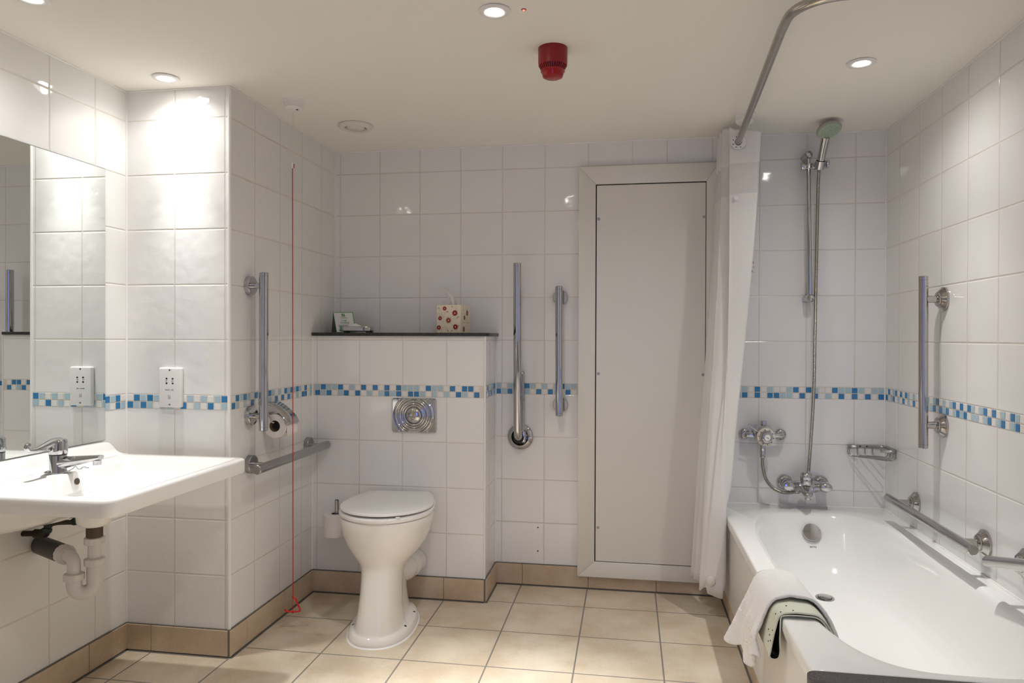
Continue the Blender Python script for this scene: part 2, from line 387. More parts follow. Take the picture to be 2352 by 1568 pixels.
skirt('baseboard_cistern_end', 'short beige tile skirting on the boxing end', (.798, BX - .009), (0, 1), (1, 0), .25, [])
skirt('baseboard_alcove', 'beige tile skirting left of the toilet', (0, D - .009), (0, 1), (1, 0), .68, [.114, .411])
skirt('baseboard_pier', 'beige tile skirting at the foot of the pier', (WL, D), (1, 0), (0, -1), .4115, [.106])
skirt('baseboard_left', 'beige tile skirting under the basin', (WL, D), (0, -1), (1, 0), 2.5, [.194, .50, .807, 1.114])
skirt('baseboard_bath', 'beige tile skirting along the bath panel', (1.838, 0), (0, -1), (-1, 0), 3.4, [.28, .587, .894, 1.2], h=.062, t=.012)
# white edge trims and sealant beads
def bead(name, label, a, b, r=.0042):
    return struct(name, M().tube([a, b], r, 8), SIL, label, 'trim', 40)
zc = H - .002
bead('trim_1', 'white plastic corner trim on the pier edge', (-.002, D + .002, .1), (-.002, D + .002, H), .0065)
bead('trim_2', 'white tile trim on the boxing edge', (.7965, BX + .0015, .1), (.7965, BX + .0015, 1.158), .005)
bead('trim_3', 'white sealant line in the corner above the boxing', (.001, -.001, 1.17), (.001, -.001, H))
bead('trim_4', 'white sealant line along the far ceiling edge', (0, -.001, zc), (W, -.001, zc))
bead('trim_5', 'white sealant line along the alcove ceiling edge', (.001, D, zc), (.001, 0, zc))
bead('trim_6', 'white sealant line along the pier ceiling edge', (WL, D - .001, zc), (0, D - .001, zc), .003)
bead('trim_7', 'white sealant line along the mirror wall ceiling edge', (WL + .001, -3.4, zc), (WL + .001, D, zc))
bead('trim_8', 'white sealant line in the bath corner', (W - .001, -.001, .42), (W - .001, -.001, H))
bead('trim_9', 'white sealant line along the bath wall ceiling edge', (W - .001, -3.4, zc), (W - .001, 0, zc))
bead('trim_10', 'white sealant line between pier and mirror wall', (WL + .001, D - .001, .1), (WL + .001, D - .001, H))
bead('trim_11', 'white sealant line beside the toilet boxing', (.001, BX - .001, .1), (.001, BX - .001, 1.16))
bead('trim_12', 'white sealant line right of the boxing', (.799, -.001, .1), (.799, -.001, 1.16))

# ------------------------------------------------------------------ ceiling fittings
def downlight_parts(t, loc):
    x, y, z = loc
    ob('bezel', M().lathe([(.0445, -.0012), (.0445, -.004), (.041, -.0065), (.029, -.0060), (.0235, -.0035)], (x, y, z), n=40, caps=False), PLA, t)
    ob('shadow_gap', M().lathe([(.0432, -.0002), (.0432, -.002)], (x, y, z), n=36), DARK, t)
    ob('lens', M().lathe([(.0238, -.0012), (.0232, -.0052), (.0, -.0062)], (x, y, z), n=32), LAMP, t)
spots = [((-.175, -1.042), 'round recessed ceiling spotlight beside the top of the tiled pier'),
         ((1.046, -1.366), 'round recessed ceiling spotlight nearest the red alarm sounder'),
         ((2.157, -.820), 'round recessed ceiling spotlight above the bath'),
         ((-.153, -1.632), 'round recessed ceiling spotlight cut off at the top corner above the mirror'),
         ((1.046, -2.50), 'added unseen ceiling spotlight by the bathroom doorway for extra light')]  # doorway fitting and its lamps are unseen, added to brighten the room
first = None
def lamp(name, loc, energy, size, blend, col, rad=.02):
    l = bpy.data.lights.new(name, 'SPOT'); l.energy = energy; l.spot_size = R(size); l.spot_blend = blend; l.color = col; l.shadow_soft_size = rad
    o = bpy.data.objects.new(name, l); COL.objects.link(o); o.location = loc; o['kind'] = 'helper'; return o
FLOOD = [4.5, 12, 8, 6, 9]; BEAM = [6, 18, 17, 11, 22]; CORE = [22, 165, 24, 42, 135]
for i, ((x, y), lab) in enumerate(spots):
    if first is None:
        first = thing('ceiling_spotlight', lab, 'spotlight', (x, y, H), 'ceiling spotlights'); downlight_parts(first, (x, y, H))
    else:
        t = copy_tree(first); t.location = (x, y, H); t['label'] = lab
    lamp('spot_flood', (x, y, H - .012), FLOOD[i], 160, .9, (1, .982, .955))
    lamp('spot_beam', (x, y, H - .012), BEAM[i], 78, 1, (1, .982, .955))
    if CORE[i]: lamp('spot_core', (x, y, H - .012), CORE[i], 46, 1, (1, .985, .96))
t = thing('fire_alarm_sounder', 'red cylindrical alarm sounder and beacon on the ceiling', 'alarm', (1.1776, -1.084, H))
c = (1.1776, -1.084, H)
ob('body', M().lathe([(.0455, 0), (.0455, -.045), (.0442, -.0545)], c, n=48), REDP, t)
mm = M().lathe([(.0405, -.0545), (.0338, -.069)], c, n=48)
bd = ob('grille', mm, DARK, t)
for k in range(36):
    a = 2 * pi * k / 36
    def P(r, z, da): return (c[0] + r * cos(a + da), c[1] + r * sin(a + da), c[2] + z)
    w = .045
    r2 = [P(.0438, -.0540, -w), P(.0438, -.0540, w), P(.0366, -.0690, w), P(.0366, -.0690, -w)]
    r1 = [P(.039, -.0540, -w), P(.039, -.0540, w), P(.032, -.0690, w), P(.032, -.0690, -w)]
    (mm if 0 else M())
    if k == 0: fins = M()
    fins.add(r1 + r2, [(0, 1, 2, 3), (4, 7, 6, 5), (0, 4, 5, 1), (1, 5, 6, 2), (2, 6, 7, 3), (3, 7, 4, 0)])
ob('grille_fins', fins, REDP, t, 0)
ob('lens', M().lathe([(.0372, -.0685), (.0372, -.073), (.0345, -.074), (.0335, -.081), (.031, -.0885), (.023, -.0925), (.0, -.0935)], c, n=48), REDL, t)
c = (1.1265, -1.3592, H)
t = thing('ceiling_indicator', 'tiny red indicator light on the ceiling beside a spotlight', 'light', c)
ob('lens', M().sphere(c, .0045, (1, 1, .8), 14), LED, t); ob('bezel', M().lathe([(.007, 0), (.006, -.0015), (.0045, -.0016)], c, n=24), REDP, t)
c = (.2655, -.405, H)
t = thing('extract_vent', 'round white extractor vent in the ceiling above the toilet', 'vent', c)
ob('ring', M().lathe([(.072, -.001), (.073, -.007), (.070, -.0125), (.058, -.016), (.048, -.0145), (.044, -.006), (.044, -.001)], c, n=48, caps=False), PNT, t)
ob('shadow_gap', M().lathe([(.0705, -.0005), (.0705, -.003)], c, n=48), DARK, t)
ob('disc', M().lathe([(.0, -.004), (.036, -.004), (.0375, -.010), (.034, -.0125), (.0, -.0135)], c, n=40), PNT, t)
# emergency pull cord
c = (.149, -.7395, H)
t = thing('emergency_pull_cord', 'ceiling pull switch with a long red cord and triangular handle', 'pull cord', c)
ob('switch_base', M().lathe([(.0435, 0), (.0435, -.003), (.037, -.006), (.0345, -.026), (.035, -.0275), (.0335, -.029), (.030, -.038), (.010, -.042), (.006, -.042)], c, n=40), PLA, t)
ob('indicator', M().sphere((c[0] + .022, c[1] - .016, H - .0385), .0045, (1, 1, .5), 12), DARK, t)
b = (.1475, -.737); e0 = (.1255, -.70)
ob('white_cord', M().tube([(c[0] - .004, c[1] + .002, H - .041), (.1335, -.7165, 1.823)], .0014, 8), CORD, t)
cn = ob('connector', M().sphere((.1335, -.7165, 1.812), .0055, (1, 1, 2.1), 14), PLA, t)
ob('clip', M().box(.1385, .1405, -.7185, -.7145, 1.803, 1.818), REDC, cn)
he = V((.1128, -.665, .126))
ob('red_cord', M().tube(bez([(.1335, -.7165, 1.803), (.127, -.6995, 1.2), (.119, -.680, .6), tuple(he)], 6), .0017, 8), REDC, t)
def hp(u, z): return he + V((u * .985, u * .17, z - .126))
path = bez([hp(0, .124), hp(.004, .1255), hp(.010, .121), hp(.020, .098), hp(.0275, .079), hp(.024, .0725), hp(.012, .071), hp(-.012, .0715), hp(-.026, .0722), hp(-.0305, .077), hp(-.030, .0795)], 6)
ob('handle', M().tube(path, .0034, 10), simple('bright_red_plastic', (.62, .008, .012), .3), t)
ob('knot', M().sphere(hp(0, .128), .0045, (1, 1, 1), 10).sphere(hp(-.001, .069), .004, (1, 1, 1.2), 10).tube([hp(0, .126), hp(-.002, .1), hp(-.0005, .068)], .0012, 6), REDC, t)
c = (1.868, -.318, H)
t = thing('ceiling_pull_switch', 'white round ceiling pull switch half hidden by the curtain rail', 'switch', c)
ob('base_plate', M().lathe([(.0435, 0), (.0435, -.003), (.037, -.006)], c, n=40), PLA, t)
ob('switch_body', M().lathe([(.037, -.006), (.0345, -.026), (.035, -.0275), (.0335, -.029), (.030, -.038), (.010, -.042), (0, -.042)], c, n=40), PLA, t)

# ------------------------------------------------------------------ curtain rail and curtain
def rz(s): return s
t = thing('curtain_rail', 'bent chrome shower curtain rail running below the ceiling', 'curtain rail', (1.863, 0, 1.95))
pts = [(1.863, -.002, 1.95)] + [(1.863 - .0455 * s, -s, 1.95) for s in (.5, 1.0, 1.36)]
pts += arc((1.801 + .11, -1.43, 1.95), .11, pi, 1.5 * pi, (1, 0, 0), (0, 1, 0), 12)
pts += [(2.1, -1.545, 1.95), (W - .002, -1.55, 1.95)]
ob('rail', M().tube(pts, .0125, 20), RODM, t)
ob('wall_flange', M().lathe([(.032, 0), (.032, -.006), (.018, -.012), (.0135, -.024)], (1.863, 0, 1.95), (0, 1, 0), 32), CH, t)
ob('wall_flange', M().lathe([(.032, 0), (.032, -.006), (.018, -.012), (.0135, -.024)], (W, -1.55, 1.95), (1, 0, 0), 32), CH, t)
t = thing('shower_curtain', 'white fabric shower curtain bunched at the wall end of its rail', 'curtain', (1.8, -.2, .12))
topP = [(1.936, -.296), (1.832, -.268), (1.826, -.258), (1.905, -.236), (1.908, -.226), (1.812, -.206), (1.808, -.196), (1.905, -.176), (1.907, -.166), (1.806, -.146), (1.803, -.136), (1.902, -.116), (1.905, -.106), (1.806, -.080), (1.803, -.07), (1.90, -.04)]
botP = [(1.8095, -.258), (1.8085, -.285), (1.790, -.300), (1.735, -.300), (1.712, -.286), (1.708, -.272), (1.765, -.238), (1.768, -.224), (1.700, -.202), (1.696, -.190), (1.752, -.166), (1.755, -.152), (1.692, -.132), (1.688, -.120), (1.735, -.100), (1.732, -.075)]
def poly(pts, n=7): return bez([(x, y, 0) for x, y in pts], n)
TP = poly(topP); BP = poly(botP); nu = len(TP)
def topz(u):
    x = TP[u].x
    return 2.016 + .014 * min(1, u / 40) - .030 * max(0, min(1, (x - 1.80) / .13)) + .004 * sin(u * .8)
hs_ = [k * .004 for k in range(26)] + [.1 + .9 * (k / 42) for k in range(1, 43)]; rows = len(hs_) - 1; rings = []
for k in range(rows + 1):
    s = hs_[k]; row = []
    for i in range(nu):
        f = s ** .85; f = f * f * (3 - 2 * f) * .35 + s * .65
        p = TP[i].lerp(BP[i], f)
        bulge = (.003 if i < 26 else .008) * sin(pi * s) * sin(i * .9 + 4 * s)
        z0 = topz(i); z1 = .104 + .030 * (i / nu < .12) + .022 * (i / nu > .2) - .0 + .010 * sin(i * .35)
        x = p.x + .012 * sin(pi * min(1, s * 1.5)) * (.5 if i < 14 else .3) + bulge * .35
        z = z0 + (z1 - z0) * s
        if z < .56: x = min(x, 1.8105 + max(0, z - .46) * .25)
        row.append((x, p.y + bulge * .3, z))
    rings.append(row)
m = M().loft(rings, False)
def rail_x(y): return 1.863 + .0455 * y
keep = [f for f in m.f if math.hypot(sum(m.v[i][0] for i in f) / 4 - rail_x(sum(m.v[i][1] for i in f) / 4), sum(m.v[i][2] for i in f) / 4 - 1.95) > .0240]
m.f = keep; m.mi = [0] * len(keep)
o = ob('fabric', m, CUR, t, 60, False)
md = o.modifiers.new('thickness', 'SOLIDIFY'); md.thickness = .0012; md.offset = 0
fr = V((.104, -.028, 0)).normalized(); fn = V((-.26, -.965, 0)).normalized()
gc = V((1.863 - .0455 * .2815, -.2815, 1.950))
fn = V((-.045, -1, 0)).normalized()
ob('eyelet', M().lathe([(.0125 + .0015, .0), (.0295, 0), (.0295, .002), (.0145, .003), (.014, 0)], gc, fn, 36, False), PLA, t)
ms = M()
for k in range(8):
    a = 2 * pi * (k + .5) / 8; p = gc + V((cos(a) * .0225, 0, sin(a) * .0225)) + fn * .0024
    ms.sphere(p, .0023, (1, .5, 1), 8)
ob('eyelet_studs', ms, DARK, t)
seam = [r for r in rings]
def strip(z0, z1, i0, i1, off):
    m = M(); rr = []
    for z in (z0, (z0 + z1) / 2, z1):
        row = []
        for i in range(i0, i1):
            # interpolate the cloth column at height z
            for k in range(rows):
                a, b = rings[k][i], rings[k + 1][i]
                if b[2] <= z <= a[2]:
                    f = (z - b[2]) / (a[2] - b[2]); p = V(b).lerp(V(a), f); break
            else: p = V(rings[0][i])
            row.append(p + V((-.15, -1, 0)).normalized() * off)
        rr.append(row)
    return m.loft(rr, False)
ob('seam_band', strip(1.700, 1.742, 0, 8, .0022), CUR, t, 60, False)
ob('press_stud', M().lathe([(.0085, 0), (.008, .002), (.0, .003)], (1.842, -.2855, 1.722), (-.15, -1, 0), 20), PLA, t)
ob('magnet_pocket', M().sphere((1.748, -.307, .165), .022, (.75, .22, 1), 18), simple('clear_vinyl_patch', (.70, .67, .60), .15), t)

# ------------------------------------------------------------------ access panel on far wall
t = thing('access_panel', 'tall cream painted access panel in a frame on the far wall', 'access panel', (1.5, 0, 1))
xa, xb2, za, zb = 1.186, 1.806, .0615, 1.933; ia, ib, ja, jb = 1.262, 1.7535, .131, 1.852; fy = -.026
def bar(o0, o1, i0, i1):
    prof = [o0, o1, i1, i0]
    return M().prism([(p[0], -.001, p[1]) for p in prof], (0, fy, 0), .0022, 2)
ob('frame_rail', bar((xa, zb), (xb2, zb), (ia, jb), (ib, jb)), PNT, t); ob('frame_rail', bar((xa, za), (xb2, za), (ia, ja), (ib, ja)), PNT, t)
ob('frame_stile', bar((xa, za), (xa, zb), (ia, ja), (ia, jb)), PNT, t); ob('frame_stile', bar((xb2, za), (xb2, zb), (ib, ja), (ib, jb)), PNT, t)
ob('gap', M().box(ia, ib, -.009, -.001, ja, jb), DARK, t)
dr = ob('door', M().box(ia + .0055, ib - .0035, -.020, -.0095, ja + .003, jb - .0055, .0012, 1), PNT, t)
for x, z in ((1.2765, 1.6935), (1.2785, .9895), (1.2790, .2876), (1.7415, 1.6925), (1.7415, .99), (1.7415, .29)):
    ob('screw', M().lathe([(.0062, 0), (.0062, .0015), (.0045, .003), (.0018, .0028), (0, .0015)], (x, -.020, z), (0, -1, 0), 18), SB, dr)
mm = M()
ob('inner_bead', M().box(ia - .004, ia + .001, -.0255, -.012, ja - .004, jb + .004).box(ib - .001, ib + .004, -.0255, -.012, ja - .004, jb + .004).box(ia - .004, ib + .004, -.0255, -.012, jb - .001, jb + .004), PNT, t)

# ------------------------------------------------------------------ granite shelf and things on it
t = thing('granite_shelf', 'thin black granite shelf on top of the toilet boxing', 'shelf', (.4, -.125, 1.16))
ob('slab', M().prism([(.002, -.001, 1.1585), (.002, BX - .014, 1.1585), (.790, BX - .014, 1.1585), (.812, BX + .012, 1.1585), (.812, -.001, 1.1585)], (0, 0, .0145), .0015, 2), GRA, t)
TZ = 1.173
t = thing('tent_card', 'white green-edged folded card standing on the granite shelf', 'card', (.05, -.09, TZ))
A0, A1 = V((.0745, -.150, TZ)), V((.170, -.150, TZ)); B0, B1 = V((.0345, -.100, TZ + .0965)), V((.1335, -.100, TZ + .0965)); C0, C1 = V((-.0, -.055, TZ)), V((.10, -.045, TZ))
A0 = V((.071, -.146, TZ)); B0 = V((.034, -.1, TZ + .0965)); C0 = V((.004, -.05, TZ)); A1 = V((.168, -.150, TZ)); B1 = V((.1325, -.102, TZ + .0965)); C1 = V((.100, -.052, TZ))
def quad(a, b, c, d, th):
    n = (b - a).cross(d - a).normalized() * th
    return M().add([a, b, c, d, a + n, b + n, c + n, d + n], [(0, 3, 2, 1), (4, 5, 6, 7), (0, 1, 5, 4), (1, 2, 6, 5), (2, 3, 7, 6), (3, 0, 4, 7)])
fcard = ob('front_leaf', quad(A0, A1, B1, B0, .0008), GRN, t, 0)
ob('back_leaf', quad(C0, C1, B1, B0, -.0008), GREYC, t, 0)
def inner(a, b, c, d, k, off):
    ce = (a + b + c + d) / 4; n = (b - a).cross(d - a).normalized() * off
    return [p + (ce - p) * k + n for p in (a, b, c, d)]
qd = inner(A0, A1, B1, B0, .06, .0011)
ob('print_area', quad(*qd, .0002), CARD, fcard, 0)
nf = (A1 - A0).cross(B0 - A0).normalized(); uf = ((B0 + B1) / 2 - (A0 + A1) / 2); xf_ = (A1 - A0).normalized(); ctr = lambda u, v: A0.lerp(A1, u).lerp(B0.lerp(B1, u), v) + nf * .0016
shear = MX(((xf_.x, uf.x / .1065, nf.x, 0), (xf_.y, uf.y / .1065, nf.y, 0), (xf_.z, uf.z / .1065, nf.z, 0), (0, 0, 0, 1)))
def cardtext(s, w, u, v, mat):
    mm = text_mesh(s, w); p = ctr(u, v); mm.xf(MX.Translation(p) @ shear); ob('lettering', mm, mat, fcard, 0)
cardtext('Holiday Inn', .032, .5, .715, GRN); cardtext('Forget', .026, .5, .57, GRN); cardtext('Something?', .046, .5, .47, GRN)
lg = M().add([(-.008, -.0075, 0), (.0085, -.0075, 0), (.0065, .0075, 0), (-.01, .0075, 0)], [(0, 1, 2, 3)]).xf(MX.Translation(ctr(.5, .85)) @ shear)
ob('emblem', lg, GRN, fcard, 0)
ob('emblem', text_mesh('H', .008).xf(MX.Translation(ctr(.49, .85) + nf * .0004) @ shear), CARD, fcard, 0)
for v, w in ((.37, .05), (.33, .056), (.29, .05)):
    ob('print_line', M().add([(-w / 2, -.0006, 0), (w / 2, -.0006, 0), (w / 2, .0006, 0), (-w / 2, .0006, 0)], [(0, 1, 2, 3)]).xf(MX.Translation(ctr(.42, v)) @ shear), INK, fcard, 0)
# chrome holder with folded papers
t = thing('amenity_holder', 'small chrome tray of sachets beside the folded card on the shelf', 'tray', (.19, -.2, TZ))
rot = MX.Translation((.197, -.196, TZ)) @ MX.Rotation(R(-2), 4, 'Z')
ob('tray', M().box(-.066, .066, -.024, .024, .004, .029, .004, 3).xf(rot), CH, t)
ob('foot', M().box(-.062, -.05, -.02, .02, 0, .005).xf(rot), DARK, t); ob('foot', M().box(.045, .062, -.02, .02, 0, .005).xf(rot), DARK, t)
ob('end_clip', M().box(-.0835, -.066, -.022, .022, .006, .031, .003, 2).xf(rot), SB, t)
ob('label_band', M().box(-.0765, -.0705, -.0225, .0226, .0055, .0315).xf(rot), GRN, t)
t = thing('paper_sachet', 'white folded paper sachet lying on the chrome tray', 'sachet', (.17, -.19, TZ + .03))
ob('sachet', M().prism([(-.045, -.012, .0295), (.012, -.012, .0295), (.004, -.006, .032), (-.018, .0, .0415), (-.045, .004, .033)], (0, .018, .001)).xf(rot), PAP, t, 0)
# tissue box
t = thing('tissue_box', 'cream cube tissue box printed with maroon flowers on the shelf', 'tissue box', (.615, -.125, TZ))
bw, bh = .1165, .126
rot = MX.Translation((.622, -.112, TZ)) @ MX.Rotation(R(-9), 4, 'Z')
body = ob('carton', M().box(-bw / 2, bw / 2, -bw / 2, bw / 2, 0, bh, .0015, 1).xf(rot), CRM, t)
VB = {}
def flower(mtx, u, v, r, n=16, star=.55):
    pts = []
    for k in range(2 * n):
        a = pi * k / n; rr = r * (1 if k % 2 == 0 else star); pts.append((u + rr * cos(a), v + rr * sin(a), 0))
    f_ = ob('flower_print', M().add([mtx @ V(p) for p in pts] , [tuple(range(2 * n))]), MAR, body, 0, False)
    ob('flower_centre', M().add([mtx @ V((u + r * .22 * cos(2 * pi * k / 10), v + r * .22 * sin(2 * pi * k / 10), .0003)) for k in range(10)], [tuple(range(10))]), YEL, f_, 0, False)
def leaf(mtx, u, v, a, L):
    pts = [(0, 0), (.35, .22), (1, 0), (.35, -.22)]
    VB.setdefault(len(VB), M()).add([mtx @ V((u + L * (x * cos(a) - y * sin(a)), v + L * (x * sin(a) + y * cos(a)), 0)) for x, y in pts], [(0, 1, 2, 3)])
def vine(mtx, pts, w=.0009):
    P = bez([(x, y, 0) for x, y in pts], 8); kk = len(VB)
    for a, b in zip(P, P[1:]):
        d = (b - a).normalized(); nn = V((-d.y, d.x, 0)) * w / 2
        VB.setdefault(kk, M()).add([mtx @ (a + nn), mtx @ (b + nn), mtx @ (b - nn), mtx @ (a - nn)], [(0, 1, 2, 3)])
F = rot @ frame_at((0, -bw / 2 - .0006, bh / 2), (0, -1, 0))
Sd = rot @ frame_at((bw / 2 + .0006, 0, bh / 2), (1, 0, 0))
for u, v, r in ((-.019, .047, .011), (.031, .026, .015), (-.0415, .003, .011), (0, -.0065, .017), (-.047, -.039, .012), (.034, -.036, .014)): flower(F, u, v, r, 9 if r < .0165 else 14, .72 if r < .0165 else .5)
for pts in ([(-.055, .052), (-.036, .03), (-.03, .01), (-.022, -.02)], [(-.055, .022), (-.04, .024), (-.02, .005)], [(0, -.006), (.02, .014), (.031, .026)], [(.02, .0), (.04, .002), (.055, .012)], [(-.04, -.062), (-.03, -.042), (-.012, -.038), (-.004, -.05)], [(0, -.006), (.018, -.025), (.034, -.036)], [(-.022, .005), (-.02, .025), (-.008, .031)], [(.02, .052), (.036, .05), (.044, .035)], [(.044, -.06), (.037, -.045), (.034, -.036)], [(.01, -.06), (.02, -.052), (.034, -.05)]): vine(F, pts)
for u, v, a, L in ((-.052, .05, -.3, .012), (-.012, .031, .2, .014), (.04, .004, .6, .014), (-.006, -.048, -1.0, .014), (.012, -.058, .9, .013), (.044, -.034, .5, .012), (.012, .054, .1, .012), (-.038, .012, 2.5, .011)): leaf(F, u, v, a, L)
for u, v, r in ((.02, .028, .015), (-.012, .006, .012), (-.02, -.046, .015)): flower(Sd, u, v, r, 10, .65)
for pts in ([(-.03, .06), (-.02, .04), (-.012, .006)], [(-.04, -.02), (-.03, -.035), (-.02, -.046)], [(-.02, -.046), (.0, -.03), (.02, -.028), (.03, -.015)], [(.0, .05), (.015, .04), (.02, .028)]): vine(Sd, pts)
for u, v, a, L in ((-.035, .038, .3, .013), (.025, -.022, .6, .013), (-.008, .022, -.4, .01)): leaf(Sd, u, v, a, L)
for mm in VB.values(): ob('vine_print', mm, OLV, body, 0, False)
ob('side_seam', M().box(-bw / 2, bw / 2, -.0004, .0004, 0, .0006).xf(Sd @ MX.Translation((0, -.015, 0))), OLV, body, 0)
ob('opening', M().lathe([(.028, 0), (.028, .0008)], (0, 0, bh), (0, 0, 1), 24).xf(rot), DARK, t)
tp = []
for k in range(12):
    s = k / 11; cx = -.002 - .030 * s + .006 * sin(4 * s); wd = .030 * (1 - s) ** .75 + .0035
    tp.append([V((cx - .006 + wd * (j / 10 - .5) * 1.7, .004 * sin(j * 1.7 + 3 * s) + .010 * sin(j * .9) * (1 - s), bh - .004 + .088 * s - .006 * abs(j / 10 - .5))) for j in range(11)])
o = ob('tissue', M().loft(tp, False).xf(rot), TIS, t, 60, False); o.modifiers.new('thickness', 'SOLIDIFY').thickness = .0006

# ------------------------------------------------------------------ flush plate
t = thing('flush_plate', 'square chrome flush plate with concentric rings and dome button', 'flush plate', (.48, BX, .808))
c0 = V((.4795, BX, .8085)); hw, hh = .1005, .0745
prof = lambda r: .010 + .0045 * cos(r / .068 * 2 * pi * 1.5) * (1 if r > .030 else 0)
N = 96; rings = []
def sq(a, r):
    x, y = cos(a) * r, sin(a) * r; k = min(1, (hw - .004) / max(abs(x), 1e-9), (hh - .004) / max(abs(y), 1e-9)); return x * k, y * k
radii = [.0355, .037, .040] + [.040 + .0022 * i for i in range(1, 38)]
for r in radii:
    row = []
    for k in range(N):
        a = 2 * pi * k / N; x, y = sq(a, r); rr = math.hypot(x, y)
        hgt = .0105 + .0042 * cos((rr - .042) / .0205 * 2 * pi) if rr > .038 else .006 + .0085 * (rr - .0355) / .0025
        ed = min(hw - abs(x), hh - abs(y)); hgt = hgt if rr < .094 else .0095
        row.append(c0 + V((x, -hgt, y)))
    rings.append(row)
rings.append([c0 + V((x * hw / (hw - .004), -.006, y * hh / (hh - .004))) for x, y in (sq(2 * pi * k / N, .13) for k in range(N))])
rings.append([c0 + V((x * hw / (hw - .004), -.0002, y * hh / (hh - .004))) for x, y in (sq(2 * pi * k / N, .13) for k in range(N))])
ob('plate', M().loft(rings, True, True, True), CH, t, 50)
ob('button', M().lathe([(.0348, .006), (.0348, .0125), (.033, .0155), (.026, .0195), (.014, .0225), (0, .0235)], c0, (0, -1, 0), 48), CH, t)

# ------------------------------------------------------------------ toilet
ANG = R(6)
TO = V((.4205, -.258, 0)); TR = MX.Translation(TO) @ MX.Rotation(ANG, 4, 'Z')
t = thing('toilet', 'white floor-standing toilet with closed lid against the tiled boxing', 'toilet', TO)
def sring(z, yf, yb, hw, ex=2.3, n=120, rear=0., yfr=.145, flat=1.0):
    out = []; yc = (yf + yb) / 2; hy = (yb - yf) / 2
    for k in range(n):
        a = 2 * pi * k / n; ca, sa = cos(a), sin(a)
        x = hw * math.copysign(abs(ca) ** (2 / ex), ca); y = yc + hy * math.copysign(abs(sa) ** (2 / ex), sa)
        if rear:
            f = max(0, min(1, (y - (yf + yfr)) / .016)); f = f * f * (3 - 2 * f); x *= 1 - rear * f
        out.append((x, y, z))
    return out
def egg(z, yf, yb, hwf, hwb, n=72, ymid=None):
    """lid outline: round front, tapering to a straight back edge"""
    ym = ymid if ymid is not None else yf + hwf * 1.12; out = []; h = n // 2
    for k in range(h + 1):
        a = pi * k / h; out.append((-hwf * cos(a), ym - (ym - yf) * sin(a), z))
    m2 = n - h - 1
    for k in range(1, m2 // 2 + 1):
        s = k / (m2 // 2); out.append((hwf + (hwb - hwf) * s ** 1.9, ym + (yb - ym) * s, z))
    L = n - len(out) * 1
    rest = []
    for k in range(1, m2 // 2 + 1):
        s = 1 - (k - 1) / (m2 // 2); rest.append((-(hwf + (hwb - hwf) * s ** 1.9), ym + (yb - ym) * s, z))
    return out + rest
rings = [sring(.0, -.527, -.088, .1265, 2.3), sring(.004, -.530, -.086, .1285, 2.3), sring(.014, -.528, -.088, .127, 2.3),
         sring(.026, -.522, -.092, .122, 2.3), sring(.031, -.517, -.094, .115, 2.4), sring(.0345, -.513, -.098, .106, 2.5, rear=.04), sring(.039, -.510, -.10, .099, 2.6, rear=.08), sring(.050, -.507, -.105, .094, 2.8, rear=.10), sring(.075, -.500, -.11, .088, 2.9, rear=.12),
         sring(.12, -.486, -.115, .0815, 3.0, rear=.12), sring(.18, -.468, -.12, .078, 3.0, rear=.12), sring(.22, -.456, -.12, .0795, 2.8, rear=.10),
         sring(.248, -.446, -.11, .086, 2.5, rear=.06), sring(.272, -.444, -.09, .103, 2.2), sring(.290, -.448, -.075, .121, 2.2), sring(.312, -.453, -.062, .140, 2.2), sring(.340, -.459, -.048, .158, 2.2),
         sring(.375, -.465, -.035, .174, 2.2), sring(.41, -.468, -.03, .181, 2.25), sring(.436, -.469, -.03, .185, 2.3), sring(.444, -.466, -.033, .182, 2.3), sring(.446, -.45, -.05, .165, 2.3)]
pm = M().loft(rings); pbvh = BVHTree.FromPolygons([V(v) for v in pm.v], [list(f) for f in pm.f])
ob('pan', pm.xf(TR), PAN, t, 50)
seat = M().loft([egg(.446, -.470, -.03, .184, .15), egg(.450, -.474, -.028, .188, .152), egg(.459, -.475, -.028, .189, .152), egg(.4635, -.471, -.03, .185, .15), egg(.4645, -.45, -.04, .166, .135)]).xf(TR)
ob('seat', seat, CER, t, 50)
tilt = MX.Translation((0, -.015, .466)) @ MX.Rotation(R(.75), 4, 'X').inverted() @ MX.Translation((0, .015, -.466))
lid = M().loft([egg(.4672, -.452, -.016, .172, .112), egg(.4672, -.4655, -.011, .1845, .126), egg(.4684, -.467, -.010, .186, .1275), egg(.4742, -.467, -.010, .186, .1275), egg(.4768, -.465, -.0115, .184, .126), egg(.4775, -.460, -.014, .179, .121), egg(.4785, -.40, -.04, .125, .085), egg(.4790, -.32, -.08, .06, .05)]).xf(TR @ tilt)
ob('lid', lid, CER, t, 50)
ob('buffer', M().box(.075, .093, -.452, -.440, .4635, .470, .002, 1).xf(TR), PLA, t)
for x, y in ((.1085, -.241), (.103, -.391), (-.1085, -.241), (-.103, -.391)):
    hp0 = pbvh.ray_cast(V((x, y, .2)), V((0, 0, -1)))
    ob('floor_bolt_hole', M().lathe([(.0052, -.001), (.0052, .0008)], hp0[0], hp0[1] if hp0[1].z > 0 else -hp0[1], 16).xf(TR), DARK, t)
ob('sealant', M().loft([sring(0, -.536, -.080, .134, 2.3), sring(.0022, -.534, -.082, .132, 2.3), sring(.004, -.529, -.087, .1275, 2.3)]).xf(TR), SIL, t, 50)
wc = M().lathe([(.040, -.08), (.047, -.02), (.052, .0), (.053, .03), (.050, .036), (.0545, .042), (.055, .085), (.053, .095), (.054, .125)], (.472, -.376, .168), (.09, 1, 0), 40)
ob('waste_connector', wc, PAN, t, 40)
